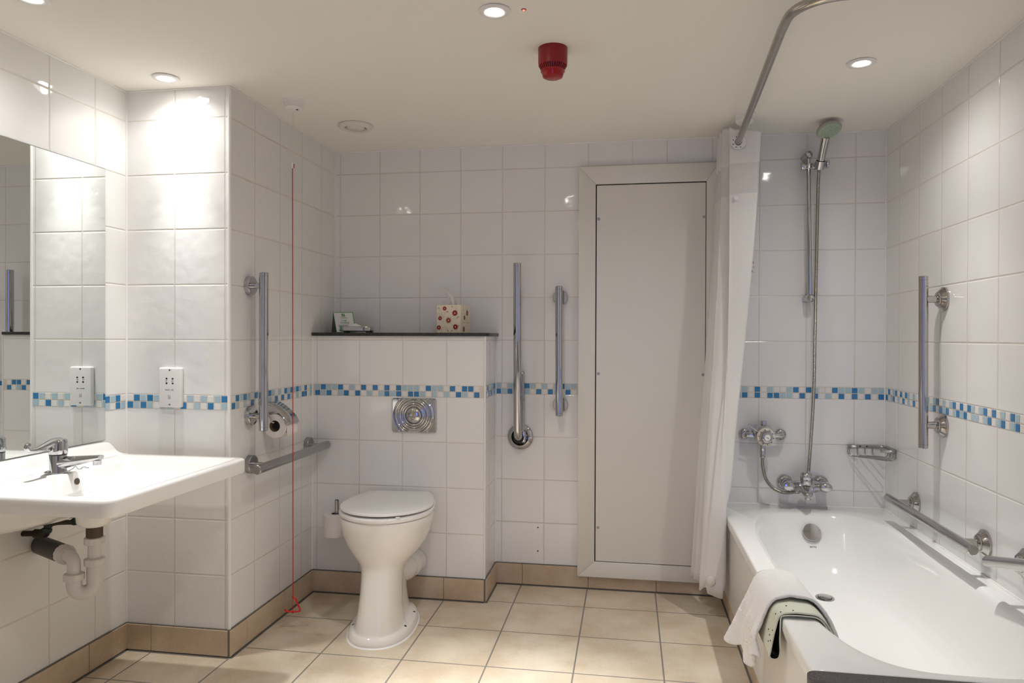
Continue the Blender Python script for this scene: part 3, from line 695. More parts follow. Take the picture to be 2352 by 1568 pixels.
ob('hinge', M().box(-.09, -.06, -.03, -.006, .446, .468, .003, 2).xf(TR), CER, t); ob('hinge', M().box(.06, .09, -.03, -.006, .446, .468, .003, 2).xf(TR), CER, t)
# spare roll on spindle
t = thing('spare_roll_holder', 'upright steel spindle on the boxing left of the toilet', 'toilet roll holder', (.146, BX, .29))
ob('spindle', M().tube([(.146, -.315, .2665), (.146, -.315, .434)], .0092, 20), SB, t)
ob('spindle_tip', M().lathe([(.0075, 0), (.0075, .001)], (.146, -.315, .4338), n=16), DARK, t)
ob('arm', M().tube([(.146, BX, .2705), (.146, -.315, .2705)], .0055, 14), SB, t)
ob('rosette', M().lathe([(.013, 0), (.013, .005), (.010, .007)], (.146, BX, .2705), (0, -1, 0), 28), SB, t)
def roll(name, label, c, ax, r, L, rc=.021):
    t = thing(name, label, 'toilet roll', c)
    ob('paper', M().lathe([(rc, -L / 2), (r - .002, -L / 2), (r, -L / 2 + .002), (r, L / 2 - .002), (r - .002, L / 2), (rc, L / 2), (rc, -L / 2)], c, ax, 48, False), PAP, t)
    ob('core_tube', M().lathe([(rc, -L / 2 + .001), (rc, L / 2 - .001), (rc - .0015, L / 2 - .001), (rc - .0015, -L / 2 + .001), (rc, -L / 2 + .001)], c, ax, 32, False), CARDB, t)
    return t
roll('toilet_roll', 'spare toilet roll upright on the spindle left of the toilet', (.1425, -.315, .3265), (0, 0, 1), .0545, .097, .0215)
# toilet roll holder with chrome flap
RC = V((.0525, -.652, .8045))
t = thing('toilet_roll_holder', 'chrome toilet roll holder with curved flap on the alcove wall', 'toilet roll holder', (0, -.65, .88))
fl = []
for x, z in [(p.x, p.z) for p in bez([(.003, 0, .8885), (.018, 0, .8900), (.036, 0, .8830), (.056, 0, .8690), (.076, 0, .8520), (.094, 0, .8330), (.1045, 0, .8110)], 4)]:
    fl.append([(x, -.704, z), (x, -.598, z)])
o = ob('flap', M().loft(fl, False), CH, t, 60, False); o.modifiers.new('thickness', 'SOLIDIFY').thickness = .0015
ob('wall_plate', M().box(0, .004, -.700, -.602, .852, .886, .001, 1), CH, t)
ob('wire', M().tube(bez([(.004, -.706, .871), (.014, -.7085, .872), (.022, -.7085, .868), (.036, -.7085, .842), (.044, -.7085, .8245), (.048, -.7065, .8195), (.0525, -.695, .8180), (.0525, -.65, .8180), (.0525, -.606, .8180)], 6), .0026, 10), CH, t)
rl = roll('toilet_roll', 'toilet roll hanging under the curved chrome flap', tuple(RC), (0, 1, 0), .0475, .096, .0225)
sh = [[(.1035 + .006 * s, y, .812 - .050 * s + (.0025 * sin(y * 300) if s == 1 else 0)) for y in [-.697 + .0118 * k for k in range(9)]] for s in (0, .25, .5, .75, 1)]
sh = [[(RC.x + .0476 * sin(a), y, RC.z + .0476 * cos(a)) for y in [-.697 + .0118 * k for k in range(9)]] for a in (R(25), R(45), R(65))] + [[(.1018 + .0015 * s, y, .812 - .046 * s + (.002 * sin(y * 300) if s == 1 else 0)) for y in [-.697 + .0118 * k for k in range(9)]] for s in (.3, .65, 1)]
o = ob('loose_sheet', M().loft(sh, False), PAP, rl, 60, False); o.modifiers.new('thickness', 'SOLIDIFY').thickness = .0006

# ------------------------------------------------------------------ grab rails
def rosette(c, ax, r=.0345, d=.018):
    return M().lathe([(r, 0), (r, d), (r - .0015, d + .0015), (0, d + .0015)], c, ax, 40)
def stepped(c, ax, r=.042):
    return M().lathe([(r, 0), (r, .0065), (r - .003, .0085), (r - .0125, .0185), (r - .0135, .0195), (.0245, .0200), (.0245, .0245), (.0215, .0258), (.013, .0258)], c, ax, 44)
def straight_rail(label, a, b, r, posts, ax, mat, ros, capm=True, postr=.011, group=None, cap=True):
    """posts: wall points; ax: outward normal"""
    t = thing('grab_rail', label, 'grab rail', posts[0], group)
    a, b = V(a), V(b); d = (b - a).normalized()
    ob('rail', M().tube([a + d * .014, b - d * .014], r, 28), mat, t)
    for p, s in ((a, 1), (b, -1)):
        ob('end_cap', M().lathe([(r - .003, .0148), (r, .0135), (r, .002), (r - .002, 0), (0, 0)], p, d * s, 28), mat, t)
    for p in posts:
        p = V(p); axv = V(ax); proj = a + d * (p - a).dot(d)
        ob('post', M().tube([p + axv * .005, p.lerp(proj, 1)], postr, 18), mat, t)
        ob('rosette', ros(p, ax), mat, t)
    return t
straight_rail('vertical chrome grab rail on the alcove wall beside the toilet roll', (.062, -.803, 1.394), (.062, -.803, .8005), .0168, [(0, -.803, 1.345), (0, -.799, .855)], (1, 0, 0), CH, rosette, group='chrome grab rails')
straight_rail('horizontal grey steel grab rail low on the alcove wall above the skirting', (.079, -.885, .668), (.079, -.268, .669), .0175, [(0, -.797, .672), (0, -.305, .672)], (1, 0, 0), SB, rosette, group='chrome grab rails')
straight_rail('shorter vertical chrome grab rail on the far wall beside the access panel', (1.1006, -.07, 1.3866), (1.1045, -.07, .798), .0168, [(1.1025, 0, 1.3367), (1.1043, 0, .8453)], (0, -1, 0), CH, rosette, group='chrome grab rails')
straight_rail('vertical polished steel grab rail on the bath wall', (2.4375, -.5805, 1.3745), (2.4405, -.5815, .768), .0153, [(W, -.5805, 1.2935), (W, -.5815, .850)], (-1, 0, 0), ST, stepped, postr=.0125, group='steel bath rails')
straight_rail('horizontal polished steel grab rail just above the bath rim', (2.432, -.262, .523), (2.434, -.972, .5225), .0163, [(W, -.347, .5235), (W, -.886, .5225)], (-1, 0, 0), ST, stepped, postr=.0125, group='steel bath rails')
straight_rail('steel grab rail by the near end of the bath cut off at the photo edge', (2.420, -1.09, .524), (2.420, -1.50, .630), .0163, [(W, -1.125, .533), (W, -1.45, .617)], (-1, 0, 0), ST, stepped, postr=.0125, group='steel bath rails')
# folded drop-down rail
t = thing('drop_down_rail', 'tall chrome hinged support rail folded upright right of the boxing', 'grab rail', (.917, 0, .69))
ob('rail', M().tube([(.9128, -.09, 1.476), (.9165, -.088, .735), (.9172, -.076, .705), (.917, -.05, .692)], .0180, 28), CH, t)
ob('end_cap', M().lathe([(.0182, 0), (.0182, .013), (.016, .0148), (0, .0148)], (.9128, -.09, 1.4765), n=28), CH, t)
ob('rosette', M().lathe([(.0595, 0), (.0595, .010), (.056, .014), (.045, .019), (.040, .021), (.036, .015), (.03, .012), (0, .012)], (.917, 0, .6915), (0, -1, 0), 48), CH, t)
ob('hinge_plate', M().box(.921, .947, -.042, -.012, .668, .722, .008, 3), CH, t)
ob('hinge_socket', M().tube([(.917, -.012, .690), (.917, -.064, .690)], .0225, 24), DARK, t)
ob('support_arm', M().tube([(.9265, -.028, .70), (.9265, -.028, .985), (.9265, -.030, .995)], .0135, 18), CH, t)

# ------------------------------------------------------------------ shaver socket
t = thing('shaver_socket', 'white shaver socket plate on the pier above the basin', 'socket', (-.2237, D, .968))
sx0, sx1, sz0, sz1 = -.2689, -.1785, .8962, 1.0405
plate = ob('plate', M().box(sx0, sx1, D - .0185, D, sz0, sz1, .006, 4), PLA, t)
fy_ = D - .0188; scx = (sx0 + sx1) / 2
for z in (1.0315, .9065): ob('screw', M().lathe([(.0033, 0), (.0033, .0008), (.002, .001)], (scx, fy_ + .0005, z), (0, -1, 0), 16), simple('steel_screw', (.25, .2, .16), .4, .8), plate)
def P(px, py): return scx + (px - 645) / 11.76 / 622 * .97, 1.0405 - (py - 268) / 11.76 / 634
for px, py, fl in ((552, 565, 1), (738, 567, -1), (552, 692, 1), (738, 694, -1)):
    x, z = P(px, py)
    ob('pin_hole', M().lathe([(.0033, 0), (.0033, .0007)], (x, fy_ + .0003, z), (0, -1, 0), 16).box(x - .0005 + fl * .001, x + .0005 + fl * .004, fy_ - .0004, fy_ + .0002, z - .001 * (1 if py < 600 else -1) - .001, z - .001 * (1 if py < 600 else -1) + .001), DARK, plate)
def wt(s, w, x, z, mat, par, y=fy_, h=None): return ob('lettering', text_mesh(s, w, height=h).xf(frame_at((x, y, z), (0, -1, 0))), mat, par, 0)
wt('shavers  only', .0335, *P(637, 872), INK, plate); wt('115V', .0085, *P(545, 628), INK, plate); wt('240V', .0085, *P(730, 632), INK, plate)
x, z = P(640, 1062); mm = M()
for dx, dz, w_, h_ in ((0, .0058, .009, .0007), (0, -.0058, .009, .0007), (-.0045, 0, .0007, .012), (.002, .002, .005, .0007), (-.0005, -.0015, .0007, .006), (.001, -.0035, .005, .0007), (.0035, -.001, .0007, .004)):
    mm.box(x + dx - w_ / 2, x + dx + w_ / 2, fy_ - .0003, fy_ + .0002, z + dz - h_ / 2, z + dz + h_ / 2)
ob('shaver_symbol', mm, INK, plate, 0)

# ------------------------------------------------------------------ mirror
t = thing('wall_mirror', 'large frameless mirror on the wall above the basin', 'mirror', (WL, -1.5, 1.26))
ob('glass', M().box(WL + .0005, WL + .0060, -2.3, -1.0465, .788, 1.7402, 0), EDGE, t, 0)
ob('silvering', M().add([(WL + .0062, -2.3, .7885), (WL + .0062, -1.047, .7885), (WL + .0062, -1.047, 1.7397), (WL + .0062, -2.3, 1.7397)], [(0, 1, 2, 3)]), MIR, t, 0)

# ------------------------------------------------------------------ basin
BZ = .738; bx0, bx1, by0, by1 = WL + .001, .127, -1.690, -1.022
t = thing('wash_basin', 'wide white wall-hung wash basin under the mirror', 'basin', (-.14, -1.35, BZ))
NR = 96
def rrect(x0, x1, y0, y1, r, z, n=NR):
    """rounded rectangle sampled by perimeter fraction, same count per side/corner"""
    out = []; q = n // 4; nc = 8; ns = q - nc
    cs = [((x1 - r, y1 - r), 0), ((x0 + r, y1 - r), pi / 2), ((x0 + r, y0 + r), pi), ((x1 - r, y0 + r), 1.5 * pi)]
    for ci, ((cx, cy), a0) in enumerate(cs):
        for k in range(nc): a = a0 + pi / 2 * k / (nc - 1); out.append((cx + r * cos(a), cy + r * sin(a), z))
        nx, ny = cs[(ci + 1) % 4][0]; a1 = a0 + pi / 2; ex, ey = cx + r * cos(a1), cy + r * sin(a1); fx, fy2 = nx + r * cos(a1), ny + r * sin(a1)
        for k in range(1, ns + 1): s = k / (ns + 1); out.append((ex + (fx - ex) * s, ey + (fy2 - ey) * s, z))
    return out
def blend(ra, rb, s, z=None): return [tuple(V(a).lerp(V(b), s)) if z is None else (*V(a).lerp(V(b), s).xy, z) for a, b in zip(ra, rb)]
o_top = rrect(bx0, bx1 - .004, by0 + .004, by1 - .004, .030, BZ)
bowl_top = rrect(-.285, .082, -1.628, -1.085, .022, BZ)
bowl_b = rrect(-.235, -.02, -1.545, -1.255, .045, BZ - .118)
def wedge(r, k): return [(x, y, BZ - .046 - k * .120 * max(0, min(1, (.02 - x) / .43)) ** .8) for x, y, z in r]
rings = [wedge(rrect(bx0, -.14, -1.50, -1.22, .06, 0), 1.0), wedge(rrect(bx0, -.09, -1.57, -1.17, .06, 0), .95), wedge(rrect(bx0, -.03, -1.63, -1.11, .06, 0), .70), wedge(rrect(bx0, .05, -1.668, -1.05, .05, 0), .10), rrect(bx0, bx1 - .012, by0 + .012, by1 - .012, .03, BZ - .047),
         rrect(bx0, bx1 - .002, by0 + .002, by1 - .002, .034, BZ - .046), rrect(bx0, bx1, by0, by1, .036, BZ - .038), rrect(bx0, bx1, by0, by1, .036, BZ - .010),
         rrect(bx0, bx1 - .0015, by0 + .0015, by1 - .0015, .034, BZ - .004), rrect(bx0, bx1 - .006, by0 + .006, by1 - .006, .031, BZ), rrect(bx0 + .03, bx1 - .030, by0 + .032, by1 - .030, .025, BZ - .0005),
         rrect(-.345, .090, -1.64, -1.066, .022, BZ - .0045), blend(rrect(-.345, .09, -1.64, -1.066, .022, 0), bowl_top, .9, BZ - .0055), blend(bowl_top, bowl_b, .02, BZ - .0085), blend(bowl_top, bowl_b, .07, BZ - .016)]
def inside(r): return [(x, y, max(z, BZ - .034 - .120 * max(0, min(1, (.02 - x) / .43)) ** .8 * .93)) for x, y, z in r]
for s in (.2, .35, .5, .65, .8, .92):
    rings.append(inside(blend(bowl_top, bowl_b, s, BZ - .016 - .102 * (s ** .9))))
rings.append(inside([(x, y, BZ - .1195) for x, y, z in blend(bowl_b, [(-.15, -1.40, 0)] * NR, .25)])); rings.append(inside([(x, y, BZ - .122) for x, y, z in blend(bowl_b, [(-.15, -1.40, 0)] * NR, .85)]))
bas = ob('bowl', M().loft(rings), CER, t, 50)
# upstand along the wall with swept end
up = []
for y, hz, dep in ((by0, .046, .030), (-1.15, .046, .030), (-1.062, .045, .030), (-1.048, .042, .030), (-1.038, .034, .031), (-1.030, .020, .034), (-1.024, .006, .04), (-1.0225, .001, .04)):
    x = WL + .001
    up.append([(x, y, BZ - .012), (x, y, BZ + hz), (x + dep * .45, y, BZ + hz), (x + dep * .75, y, BZ + hz * .96), (x + dep * .92, y, BZ + hz * .82), (x + dep * 1.1, y, BZ + hz * .42), (x + dep * 1.4, y, BZ + hz * .13), (x + dep * 2.0, y, BZ - .0005), (x + dep * 2.0, y, BZ - .012)])
ob('upstand', M().loft(up), CER, t, 60)
# tap platform
ob('tap_ledge', M().loft([rrect(-.345, -.250, -1.432, -1.328, .012, BZ - .06), rrect(-.345, -.256, -1.432, -1.328, .012, BZ - .004), rrect(-.345, -.260, -1.428, -1.332, .012, BZ - .0003)]), CER, t, 50)
ob('overflow_hole', M().lathe([(.0098, 0), (.0098, .003)], (-.2535, -1.357, .7085), (1, .0, .12), 24), simple('overflow_dark', (.07, .05, .035), .6), t)
# apron under bowl / waste boss
ob('waste_boss', M().lathe([(.052, .045), (.047, .0), (.040, -.009), (.032, -.0135)], (-.13, -1.432, .6115), n=36), CER, t)
# tap
TB = V((-.297, -1.380, BZ + .0006))
TS = MX.Translation(TB) @ MX.Diagonal((1.24, 1.24, 1.14, 1)) @ MX.Translation(-TB)
t = thing('basin_tap', 'chrome lever mixer tap on the wash basin', 'tap', TB)
ob('body', M().lathe([(.0205, 0), (.0205, .003), (.0188, .006), (.0190, .046), (.018, .0485)], TB, n=40).xf(TS), CH, t)
sp = []
for k, s in enumerate([0, .15, .35, .55, .75, .92, 1.0]):
    p = TB + V((.010 + .098 * s, .012 * s, .026 + .016 * s)); w_ = .0165 - .006 * s; h_ = .017 - .0105 * s
    sp.append([p + V((0, w_ * cos(a), h_ * sin(a))) for a in [2 * pi * j / 20 for j in range(20)]])
ob('spout', M().loft(sp).xf(TS), CH, t)
ob('aerator', M().lathe([(.0095, 0), (.0095, .012), (.008, .013)], TB + V((.098, .0118, .022)), n=24).xf(TS), CH, t)
ob('gasket', M().lathe([(.0195, .0475), (.0195, .0505)], TB, n=32).xf(TS), DARK, t)
ob('cartridge_cap', M().lathe([(.0208, .0505), (.0212, .052), (.0205, .084), (.018, .0885), (0, .0900)], TB, n=40).xf(TS), CH, t)
lp = bez([TB + V((-.004, .008, .080)), TB + V((.0, -.014, .083)), TB + V((.004, -.044, .0775)), TB + V((.007, -.072, .0725)), TB + V((.008, -.092, .0735)), TB + V((.0085, -.101, .0785)), TB + V((.0085, -.1015, .0865)), TB + V((.0085, -.095, .0905))], 6)
ob('lever', M().tube(lp, [.0125 - .0068 * min(1, i / (len(lp) * .45)) for i in range(len(lp))], 16).xf(TS), CH, t)
ch = thing('plug_chain', 'thin bead plug chain lying around the tap base', 'chain', TB + V((.03, .03, 0)))
mc = M()
for pts in ([(-.018, -.021, .0035), (-.024, -.026, .004), (-.016, -.030, .0035), (-.008, -.026, .006), (-.014, -.022, .008), (-.021, -.028, .0045), (-.004, -.030, .0035), (.008, -.026, .003)], [(.024, .015, .003), (.028, .026, .008), (.034, .030, .014), (.036, .036, .006), (.040, .044, .0035), (.037, .052, .006), (.041, .058, .0075), (.046, .064, .0035), (.044, .072, .0032)]):
    P_ = bez([TB + V(p) for p in pts], 5)
    for p in P_: mc.sphere(p, .0017, (1, 1, 1), 8)
    mc.tube(P_, .0006, 5)
ob('beads', mc, CH, ch)
# waste trap under basin
X0, Y0 = -.130, -1.432
t = thing('waste_trap', 'grey-white plastic waste trap under the basin', 'trap', (X0, Y0, .5))
ob('tail_thread', M().lathe([(.0225, 0), (.0225, .0275)], (X0, Y0, .5665), n=32), BRASS, t)
def nut(c, ax, r=.0285, h=.021, n=12):
    c = V(c); m = M(); a = V(ax).normalized(); u = V((0, 0, 1)) if abs(a.z) < .9 else V((1, 0, 0)); u = (u - a * u.dot(a)).normalized(); w = a.cross(u)
    rr = []
    for hh, k in ((0, .86), (.002, 1), (h - .002, 1), (h, .86)):
        rr.append([c + a * hh + (u * cos(2 * pi * (i + .0) / 48) + w * sin(2 * pi * i / 48)) * r * k * (1 if (i % 4) else .955) for i in range(48)])
    return m.loft(rr)
ob('collar_nut', nut((X0, Y0, .5445), (0, 0, 1), .0278), PVC, t)
ob('tail_pipe', M().lathe([(.0178, 0), (.0178, .07)], (X0, Y0, .49), n=28), PVC, t)
ob('collar_nut', nut((X0, Y0, .483), (0, 0, 1), .0278), PVC, t)
ub = V((X0, Y0, 0)); dirx = V((-.77, -.60, 0)).normalized(); rad = .0258
pth = [ub + V((0, 0, .485)), ub + V((0, 0, .435))] + [ub + dirx * rad + (V((0, 0, 1)) * -sin(a) - dirx * cos(a)) * rad + V((0, 0, .432)) for a in [pi * k / 14 for k in range(15)]] + [ub + dirx * 2 * rad + V((0, 0, .452))]
ob('u_bend', M().tube(pth, .0208, 26), PVC, t)
u2 = ub + dirx * 2 * rad
ob('collar_nut', nut(u2 + V((0, 0, .446)), (0, 0, 1), .0275), PVC, t)
d2 = V((-.24, .136, -.012)).normalized()
pth = [u2 + V((0, 0, .466)), u2 + V((0, 0, .485))] + [u2 + d2 * .026 + V((0, 0, .485)) + (V((0, 0, 1)) * sin(a) - d2 * cos(a)) * .026 for a in [pi / 2 * k / 9 for k in range(10)]] + [u2 + d2 * .060 + V((0, 0, .511))]
ob('outlet_elbow', M().tube(pth, .0178, 24), PVC, t)
q0 = u2 + d2 * .052 + V((0, 0, .511))
ob('outlet_socket', M().lathe([(.0205, 0), (.0225, .012), (.0225, .018)], q0 - d2 * .012, d2, 28), PVC, t)
ob('collar_nut', nut(q0 + d2 * .004, d2, .0285, .024), PVC, t)
q1 = q0 + d2 * .028; L_ = (q1.x - WL) / -d2.x
ob('brass_ring', M().lathe([(.020, 0), (.020, .012)], q1, d2, 28), BRASS, t)
ob('rubber_coupling', M().lathe([(.0225, .008), (.0265, .010), (.0275, .016), (.0275, L_), (.0275, L_ + .002)], q1, d2, 32), BLKP, t)
# copper supply pipes
t = thing('supply_pipes', 'tarnished copper supply pipes and valves under the basin', 'pipe', (WL, -1.384, .55))
ob('wall_pipe', M().tube([(WL, -1.388, .549), (-.372, -1.386, .551), (-.345, -1.384, .552)], .0085, 16), COP, t)
ob('elbow', M().sphere((-.343, -1.384, .553), .0150, (1.2, 1, 1), 16).lathe([(.0135, -.012), (.0135, .012)], (-.360, -1.385, .551), (1, 0, 0), 12), COP, t)
ob('valve', M().lathe([(.0125, 0), (.0142, .004), (.0142, .012), (.010, .014), (.0125, .018), (.0125, .026)], (-.335, -1.383, .555), (.15, .2, 1), 12), VERD, t)
ob('supply_pipe', M().tube(bez([(-.332, -1.380, .576), (-.325, -1.36, .578), (-.318, -1.33, .573), (-.31, -1.305, .567)], 6), .0075, 14), COP, t)
ob('end_fitting', M().sphere((-.308, -1.298, .569), .0125, (1, 1.5, 1), 14), VERD, t)

# ------------------------------------------------------------------ bath
RZ = .42; xL, xR, yN, yF = 1.815, W - .001, -1.636, -.001
t = thing('bathtub', 'white enamel bathtub along the tiled wall', 'bath', (2.16, -.8, RZ))
NB_ = 120
def superring(cx, cy, hx, hyF, hyN, ex, z, eyF=2.6):
    out = []
    for k in range(NB_):
        a = 2 * pi * k / NB_; ca, sa = cos(a), sin(a)
        e = ex
        x = cx + hx * math.copysign(abs(ca) ** (2 / e), ca)
        hy = hyF if sa > 0 else hyN
        y = cy + hy * math.copysign(abs(sa) ** (2 / e), sa)
        out.append((x, y, z))
    return out
def outer(x0, x1, y0, y1, r, z):
    out = []; cx, cy = (x0 + x1) / 2, (y0 + y1) / 2; ref = superring(2.165, -.86, .275, .745, .745, 3.6, z)
    for x, y, _ in ref:
        dx, dy = (x - cx), (y - cy)
        k = min((x1 - cx) / abs(dx) if abs(dx) > 1e-9 else 1e9, (y1 - cy) / abs(dy) if abs(dy) > 1e-9 else 1e9)
        out.append((cx + dx * k, cy + dy * k, z))
    # snap the vertices nearest the corners onto them
    for X in (x0, x1):
        for Y in (y0, y1):
            i = min(range(NB_), key=lambda j: (out[j][0] - X) ** 2 + (out[j][1] - Y) ** 2); out[i] = (X, Y, z)
    return out
rings = [outer(xL + .004, xR, yN + .002, yF, 0, RZ - .034), outer(xL, xR, yN, yF, 0, RZ - .032), outer(xL, xR, yN, yF, 0, RZ - .007), outer(xL + .002, xR, yN + .001, yF, 0, RZ - .002), outer(xL + .007, xR - .003, yN + .004, yF - .003, 0, RZ)]
def inn(d, z, s=0.):
    """inner wall ring: d inset from the rim opening, s 0..1 towards the sloped ends"""
    return superring(2.166, -.88, .279 - d - .02 * s, .755 - d - .14 * s, .722 - d - .30 * s, 3.4 - .5 * s, z)
rings += [inn(-.012, RZ), inn(-.004, RZ - .0015), inn(.003, RZ - .006), inn(.009, RZ - .014), inn(.014, RZ - .03, .05), inn(.020, RZ - .07, .18), inn(.026, RZ - .12, .36), inn(.033, RZ - .17, .56), inn(.040, RZ - .205, .72), inn(.052, RZ - .230, .86), inn(.072, RZ - .246, .98), inn(.100, RZ - .254, 1.1), inn(.135, RZ - .258, 1.2)]
rings.append([(2.166 + (x - 2.166) * .4, -.75 + (y + .75) * .5, RZ - .261) for x, y, z in rings[-1]])
mt_ = M().loft(rings, True, False, True)
tub = ob('tub', mt_, ENA, t, 55)
bvh = BVHTree.FromPolygons([V(v) for v in mt_.v], [list(f) for f in mt_.f])
# front panel
ob('panel', M().box(1.826, 1.836, yN - .75, -.002, .062, RZ - .034, .002, 1), BPAN, t)
ob('panel_lip', M().box(1.8195, 1.83, yN, -.002, RZ - .048, RZ - .033, .003, 2), BPAN, t)
ob('panel_screw', M().lathe([(.006, 0), (.006, .002), (.003, .004), (0, .004)], (1.826, -.93, .375), (-1, 0, 0), 18), SB, t)
hit, nrm, _, _ = bvh.ray_cast(V((2.166, -.6, .345)), V((0, 1, 0)))
if nrm.y > 0: nrm = -nrm
kp = []; n = 72
for hgt, k in ((.0, .98), (.003, 1), (.014, 1.0), (.0165, .97), (.0175, .5)):
    row = []
    F_ = frame_at(hit, nrm)
    for i in range(n):
        a = 2 * pi * i / n; r_ = .0365 * k * (1 - .035 * max(0, cos(3 * (a + pi / 2))) ** 6)
        row.append(F_ @ V((r_ * cos(a), r_ * sin(a), hgt)))
    kp.append(row)
ob('overflow_knob', M().loft(kp), CH, t)
hit2, n2, _, _ = bvh.ray_cast(V((2.166, -.6, .296)), V((0, 1, 0)))
if n2.y > 0: n2 = -n2
ob('lettering', text_mesh('BETTE', .026, height=.006).xf(frame_at(hit2 + n2 * .0006, n2)), simple('black_print', (.02, .02, .02), .5), tub, 0)
hit3, n3, _, _ = bvh.ray_cast(V((2.158, -.418, .41)), V((0, 0, -1)))
if n3.z < 0: n3 = -n3
dr = ob('drain', M().lathe([(.0345, 0), (.034, .002), (.026, .003), (.0255, .0012), (0, .001)], hit3, n3, 40), ST, t)
ob('drain_plug', M().lathe([(.0235, .001), (.0235, .005), (.020, .0062), (0, .0066)], hit3, n3, 36), ST, dr)
ob('drain_gap', M().lathe([(.0258, .0016), (.0235, .0016)], hit3, n3, 36, False), DARK, dr)
bead('trim_13', 'cream sealant line between the bath and the far wall', (xL, -.002, RZ), (xR, -.002, RZ), .004)
bead('trim_14', 'cream sealant line between the bath and the side wall', (xR - .001, yN, RZ), (xR - .001, -.002, RZ), .004)
# granite platform at the near end
gp = []
r_ = .022; gx0, gx1, gy0, gy1 = 1.8015, W - .001, -2.35, -1.640
gp = [(gx1, gy1, .392), (gx1, gy0, .392), (gx0, gy0, .392), (gx0, gy1 - r_, .392)] + [(gx0 + r_ - r_ * cos(a), gy1 - r_ + r_ * sin(a), .392) for a in (R(22), R(45), R(68))] + [(gx0 + r_, gy1, .392)]
t = thing('bath_seat_slab', 'charcoal speckled stone slab at the near end of the bath', 'slab', (2.1, -2.0, .4))
ob('slab', M().prism(gp, (0, 0, .030), .003, 2), GRA2, t)
ob('support', M().box(1.84, W - .001, -2.34, -1.66, 0, .392), BPAN, t)

# ------------------------------------------------------------------ rubber mat and towel over the bath side
def wx(y, z):
    """x of the bath's left inner wall at depth y and height z"""
    h = bvh.ray_cast(V((2.15, y, min(z, RZ - .008))), V((-1, 0, 0)))[0]
    return h.x if h else 1.9
t = thing('bath_mat', 'pale green rubber bath mat folded over the bath side under the towel', 'bath mat', (1.84, -1.2, RZ))
def rim_over(y, c, zin):
    a, b, d = wx(y, zin), wx(y, RZ - .055), wx(y, RZ - .014)
    return [(a + c + .002, zin), (b + c + .002, RZ - .055), (d + c * .95, RZ - .012), (d - .018 + c * .45, RZ + .002 + c * .8), (d - .045, RZ + .004 + c), (xL + .022, RZ + .004 + c), (xL - c * .5, RZ + c * .62)]
def mat_path(y):
    s = max(0, min(1, (y + 1.345) / .05)); co = .0125 + .0085 * s * s * (3 - 2 * s); ci = .0065
    A = rim_over(y, co, .368) + [(1.809 - co, RZ - .03), (1.803 - co, .362), (1.797 - co * .9, .335)]
    loop = [(1.783, .320), (1.7875, .3135), (1.798, .3125), (1.806, .318), (1.8095, .335), (1.8085, .36)]
    Bk = [(1.8095, RZ - .012), (1.8105, RZ + .001), (1.8155, RZ + .0075)] + [(x, z) for x, z in reversed(rim_over(y, ci, .372)[:-1])]
    return [(x, y, z) for x, z in A + loop + Bk]
ys = [-1.345 + .325 * k / 30 for k in range(31)]
rows_o = [bez(mat_path(y), 5) for y in ys]
m = M().loft(rows_o, False)
o = ob('sheet', m, [MATD, MATP], t, 60, False); md = o.modifiers.new('thickness', 'SOLIDIFY'); md.thickness = .0036; md.offset = 0; md.material_offset = 1; md.material_offset_rim = 1
for yi, i in ((1, 24), (1, 29), (2, 31), (1, 36), (2, 39), (1, 41), (2, 42), (3, 37), (3, 26)):
    p = rows_o[yi][i]; a = (V(rows_o[yi][i + 1]) - V(rows_o[yi][i - 1])).normalized(); nn = a.cross(V((0, 1, 0))).normalized()
    ob('mat_hole', M().lathe([(.0021, -.0026), (.0021, .0026)], p, nn, 10), DARK, t)
t = thing('hand_towel', 'white terry towel draped over the bath side', 'towel', (1.84, -1.1, RZ))
NU, NV = 72, 34
def towel_pt(u, v):
    y = -1.290 + .222 * v
    c = .0365
    ze = .296 - .075 * sin(min(1, v * 1.5) * pi / 2) + .055 * max(0, v - .55); xe = 1.774 - .012 * sin(v * 9) - .046 * v
    base = rim_over(y, c, .335) + [(1.800 - c * .85, RZ - .04), (1.794 - c, RZ - .075), ((1.794 - c) * .55 + xe * .45, RZ - .075 + (ze - RZ + .075) * .5), (xe, ze)]
    x, z = BZc(base, u)
    w = max(0, (u - .66) / .34)
    y2 = y + w * .05 * (v - .25) - .006 * sin(v * pi) * 0
    x -= w * (.012 * sin(v * 15 + .6) + .007 * sin(v * 31 + u * 6)); z += w * w * (.010 * sin(v * 11) + .006 * sin(v * 29))
    w2 = max(0, (.2 - u) / .2); x += w2 * .004 * sin(v * 10)
    return (x, y2, z)
def BZc(pts, u):
    P = [V((a, b, 0)) for a, b in pts]; P = [P[0] * 2 - P[1]] + P + [P[-1] * 2 - P[-2]]
    n = len(P) - 3; s = min(u * n, n - 1e-6); i = int(s); tt = s - i; a, b, c, d = P[i:i + 4]
    p = .5 * ((2 * b) + (c - a) * tt + (2 * a - 5 * b + 4 * c - d) * tt * tt + (3 * b - a - 3 * c + d) * tt ** 3); return p.x, p.y
tw = M().loft([[towel_pt(i / NU, j / NV) for i in range(NU + 1)] for j in range(NV + 1)], False)
o = ob('cloth', tw, TOW, t, 80, False)
md = o.modifiers.new('thickness', 'SOLIDIFY'); md.thickness = .0095; md.offset = 0
md = o.modifiers.new('round', 'SUBSURF'); md.levels = 1; md.render_levels = 1
tx = bpy.data.textures.new('terry', 'CLOUDS'); tx.noise_scale = .012
md = o.modifiers.new('pile', 'DISPLACE'); md.texture = tx; md.strength = .0025; md.texture_coords = 'LOCAL'
